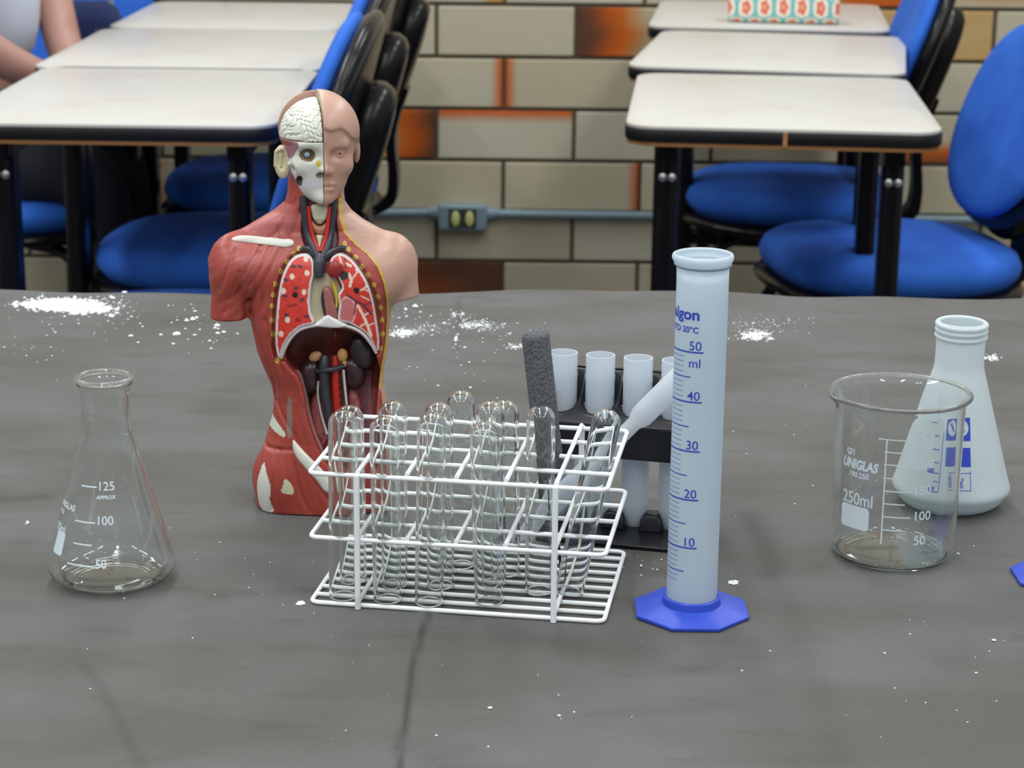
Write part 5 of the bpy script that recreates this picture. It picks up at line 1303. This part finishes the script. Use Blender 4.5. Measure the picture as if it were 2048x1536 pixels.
# skull half
sk = smin(H0, smin(caps((0, 18.6, 1.5), (0, 21.3, -9.5), 1.2, 1.9), ell(x, y, z, (-.5, 21.5, -10.8), (2.6, 2.6, 2.3)), 1), 1.5) + 0.7
sk = smax(sk, -ell(x, y, z, (-8.8, 20.5, -2.8), (4.0, 4.6, 3.4)), .8)
sk = smax(sk, -ell(x, y, z, (-12.8, 14.5, -18.0), (1.3, 4.5, 2.8)), .6); sk = smax(sk, -ell(x, y, z, (-2.2, 21.5, -14.0), (1.8, 2.5, 1.5)), .6)
sk = smax(sk, -ell(x, y, z, (-17.5, 12, -12), (3, 4.5, 3.2)), 1.5)
sk = smin(sk, caps((-18, 8, -9.2), (-10, 15.2, -9.0), 1.2, 1.4), 1.5)
for k in range(4): sk = smin(sk, ell(x, y, z, (-1.3 - 2.3 * k, 18.6 - .35 * k * k, -19.6), (1.15, 1.2, 1.9)), .4)
sk = smax(sk, (x + 0.15), .4); sk = smax(sk, -(y + 14.5 - 0.10 * z), .6); sk = smax(sk, z - 4.6, .5)
P_, Q_ = surface_nets(sk, lo2, hh_, 1)
X_, Y_ = to_px(P_[:, 0], P_[:, 1], P_[:, 2])
lx = (P_[:, 0] - hu) * cs - (P_[:, 1] - HW) * sn; ly = (P_[:, 0] - hu) * sn + (P_[:, 1] - HW) * cs; lz = P_[:, 2] - hv
cc = np.repeat(np.array(srgb(214, 217, 206))[None], len(P_), 0)
tp_ = poly_sd(X_, Y_, sm_poly([(556, 275), (575, 273), (590, 277), (597, 291), (592, 304), (583, 316), (573, 312), (567, 296)]))
cc = mixin(cc, tp_ < 0, srgb(160, 112, 128)); cc = mixin(cc, (tp_ < 0) & (X_ < 584) & (Y_ < 292), srgb(150, 72, 74), .85)
cc = mixin(cc, np.hypot((lx + 8.8) / 4.3, (lz + 2.7) / 3.8) < 1, srgb(112, 92, 58)); cc = mixin(cc, (np.hypot((lx + 12.8) / 1.7, (lz + 18) / 3.2) < 1) & (ly > 6), srgb(70, 56, 52))
cc = mixin(cc, (np.hypot((lx + 2.4) / 2.3, (lz + 14) / 1.8) < 1) & (ly > 12), srgb(130, 122, 92)); cc = mixin(cc, (np.hypot((lx + 3.2) / 1.4, (lz + 7.2) / 2.0) < 1) & (ly > 12), srgb(206, 192, 70))
cc = mixin(cc, (np.abs(lz + 19.6) < 2.3) & (ly > 13.5), srgb(212, 212, 222), .8); cc = mixin(cc, (lx < -19.2) & (lz < -2), srgb(186, 150, 112), .6)
cc = mixin(cc, (lz > 3.8), srgb(200, 188, 160), .5)
part('skull', P_, Q_, cc, label='ivory half skull under the brain')
# brain
br_ = ell(x, y, z, (0, -2.5, 6.2), (21.8, 24.5, 20.6))
w1 = 2.4 * np.sin(.42 * z + .35 * y + .8) + 1.4 * np.sin(.31 * x + .9)
n1 = np.sin(.74 * x + .5 * y + w1); n2 = np.sin(.60 * z - .50 * y + 1.7 * np.sin(.5 * x + .3 * z) + 1.3)
gy = np.maximum(np.exp(-(n1 / .24) ** 2), np.exp(-(n2 / .24) ** 2) * .9)
br_ = br_ + 1.0 * gy
br_ = smax(br_, x + 0.5, .5); br_ = smax(br_, -(y + 14.3 - 0.10 * z), .6); br_ = smax(br_, -(z - 4.9), .6)
P_, Q_ = surface_nets(br_, lo2, hh_, 0)
part('brain', P_, Q_, np.repeat(np.array(srgb(222, 224, 212))[None], len(P_), 0))
# ear on the skull side
ex_, ey_, ez_ = -21.0, 1.0, -9.0; al = math.radians(38)
xe = (x - ex_) * math.cos(al) + (y - ey_) * math.sin(al); ye = -(x - ex_) * math.sin(al) + (y - ey_) * math.cos(al); ze = z - ez_
er = smax(ell(xe, ye, ze, (0, 0, 0), (5.4, 2.2, 9.8)), -99 + 0 * x, .1)
er = smax(er, -ell(xe, ye, ze, (.6, 2.4, 1.2), (3.4, 2.6, 6.4)), .6); er = smin(er, seg3(xe, ye, ze, (-3.4, 1.3, 5.2), (-4.0, 1.3, -2.5), .9, .8), .8); er = smin(er, seg3(xe, ye, ze, (-3.0, 1.3, 6.0), (1.2, 1.3, 7.8), .9, .9), .8); er = smin(er, seg3(xe, ye, ze, (-.6, .8, 4.0), (-.4, .8, -2.5), .8, .8), .5)
P_, Q_ = surface_nets(er, lo2, hh_, 1)
part('ear', P_, Q_, np.repeat(np.array(srgb(206, 196, 160))[None], len(P_), 0))
def head_pt(a, b2, c2): return (hu + a * cs + b2 * sn, HW - a * sn + b2 * cs, hv + c2)
def ball(name, a, r, m_):
    p = head_pt(*a); mb = MB(); mb.lathe([(max(math.sin(PI * k / 16), 1e-4) * r / 1000, -math.cos(PI * k / 16) * r / 1000) for k in range(17)], 24, M=Matrix.Translation((p[0] / 1000, -p[1] / 1000, p[2] / 1000)))
    return mb.build(name, m_, tm, sharp=180)
eb = ball('eyeball', (-8.8, 14.4, -2.7), 3.3, mat('eyeball_brown', srgb(96, 84, 66), .25)); iris = ball('iris', (-8.8, 16.0, -2.7), 2.05, mat('eyeball_blue', srgb(150, 182, 200), .2))
iris.parent = eb
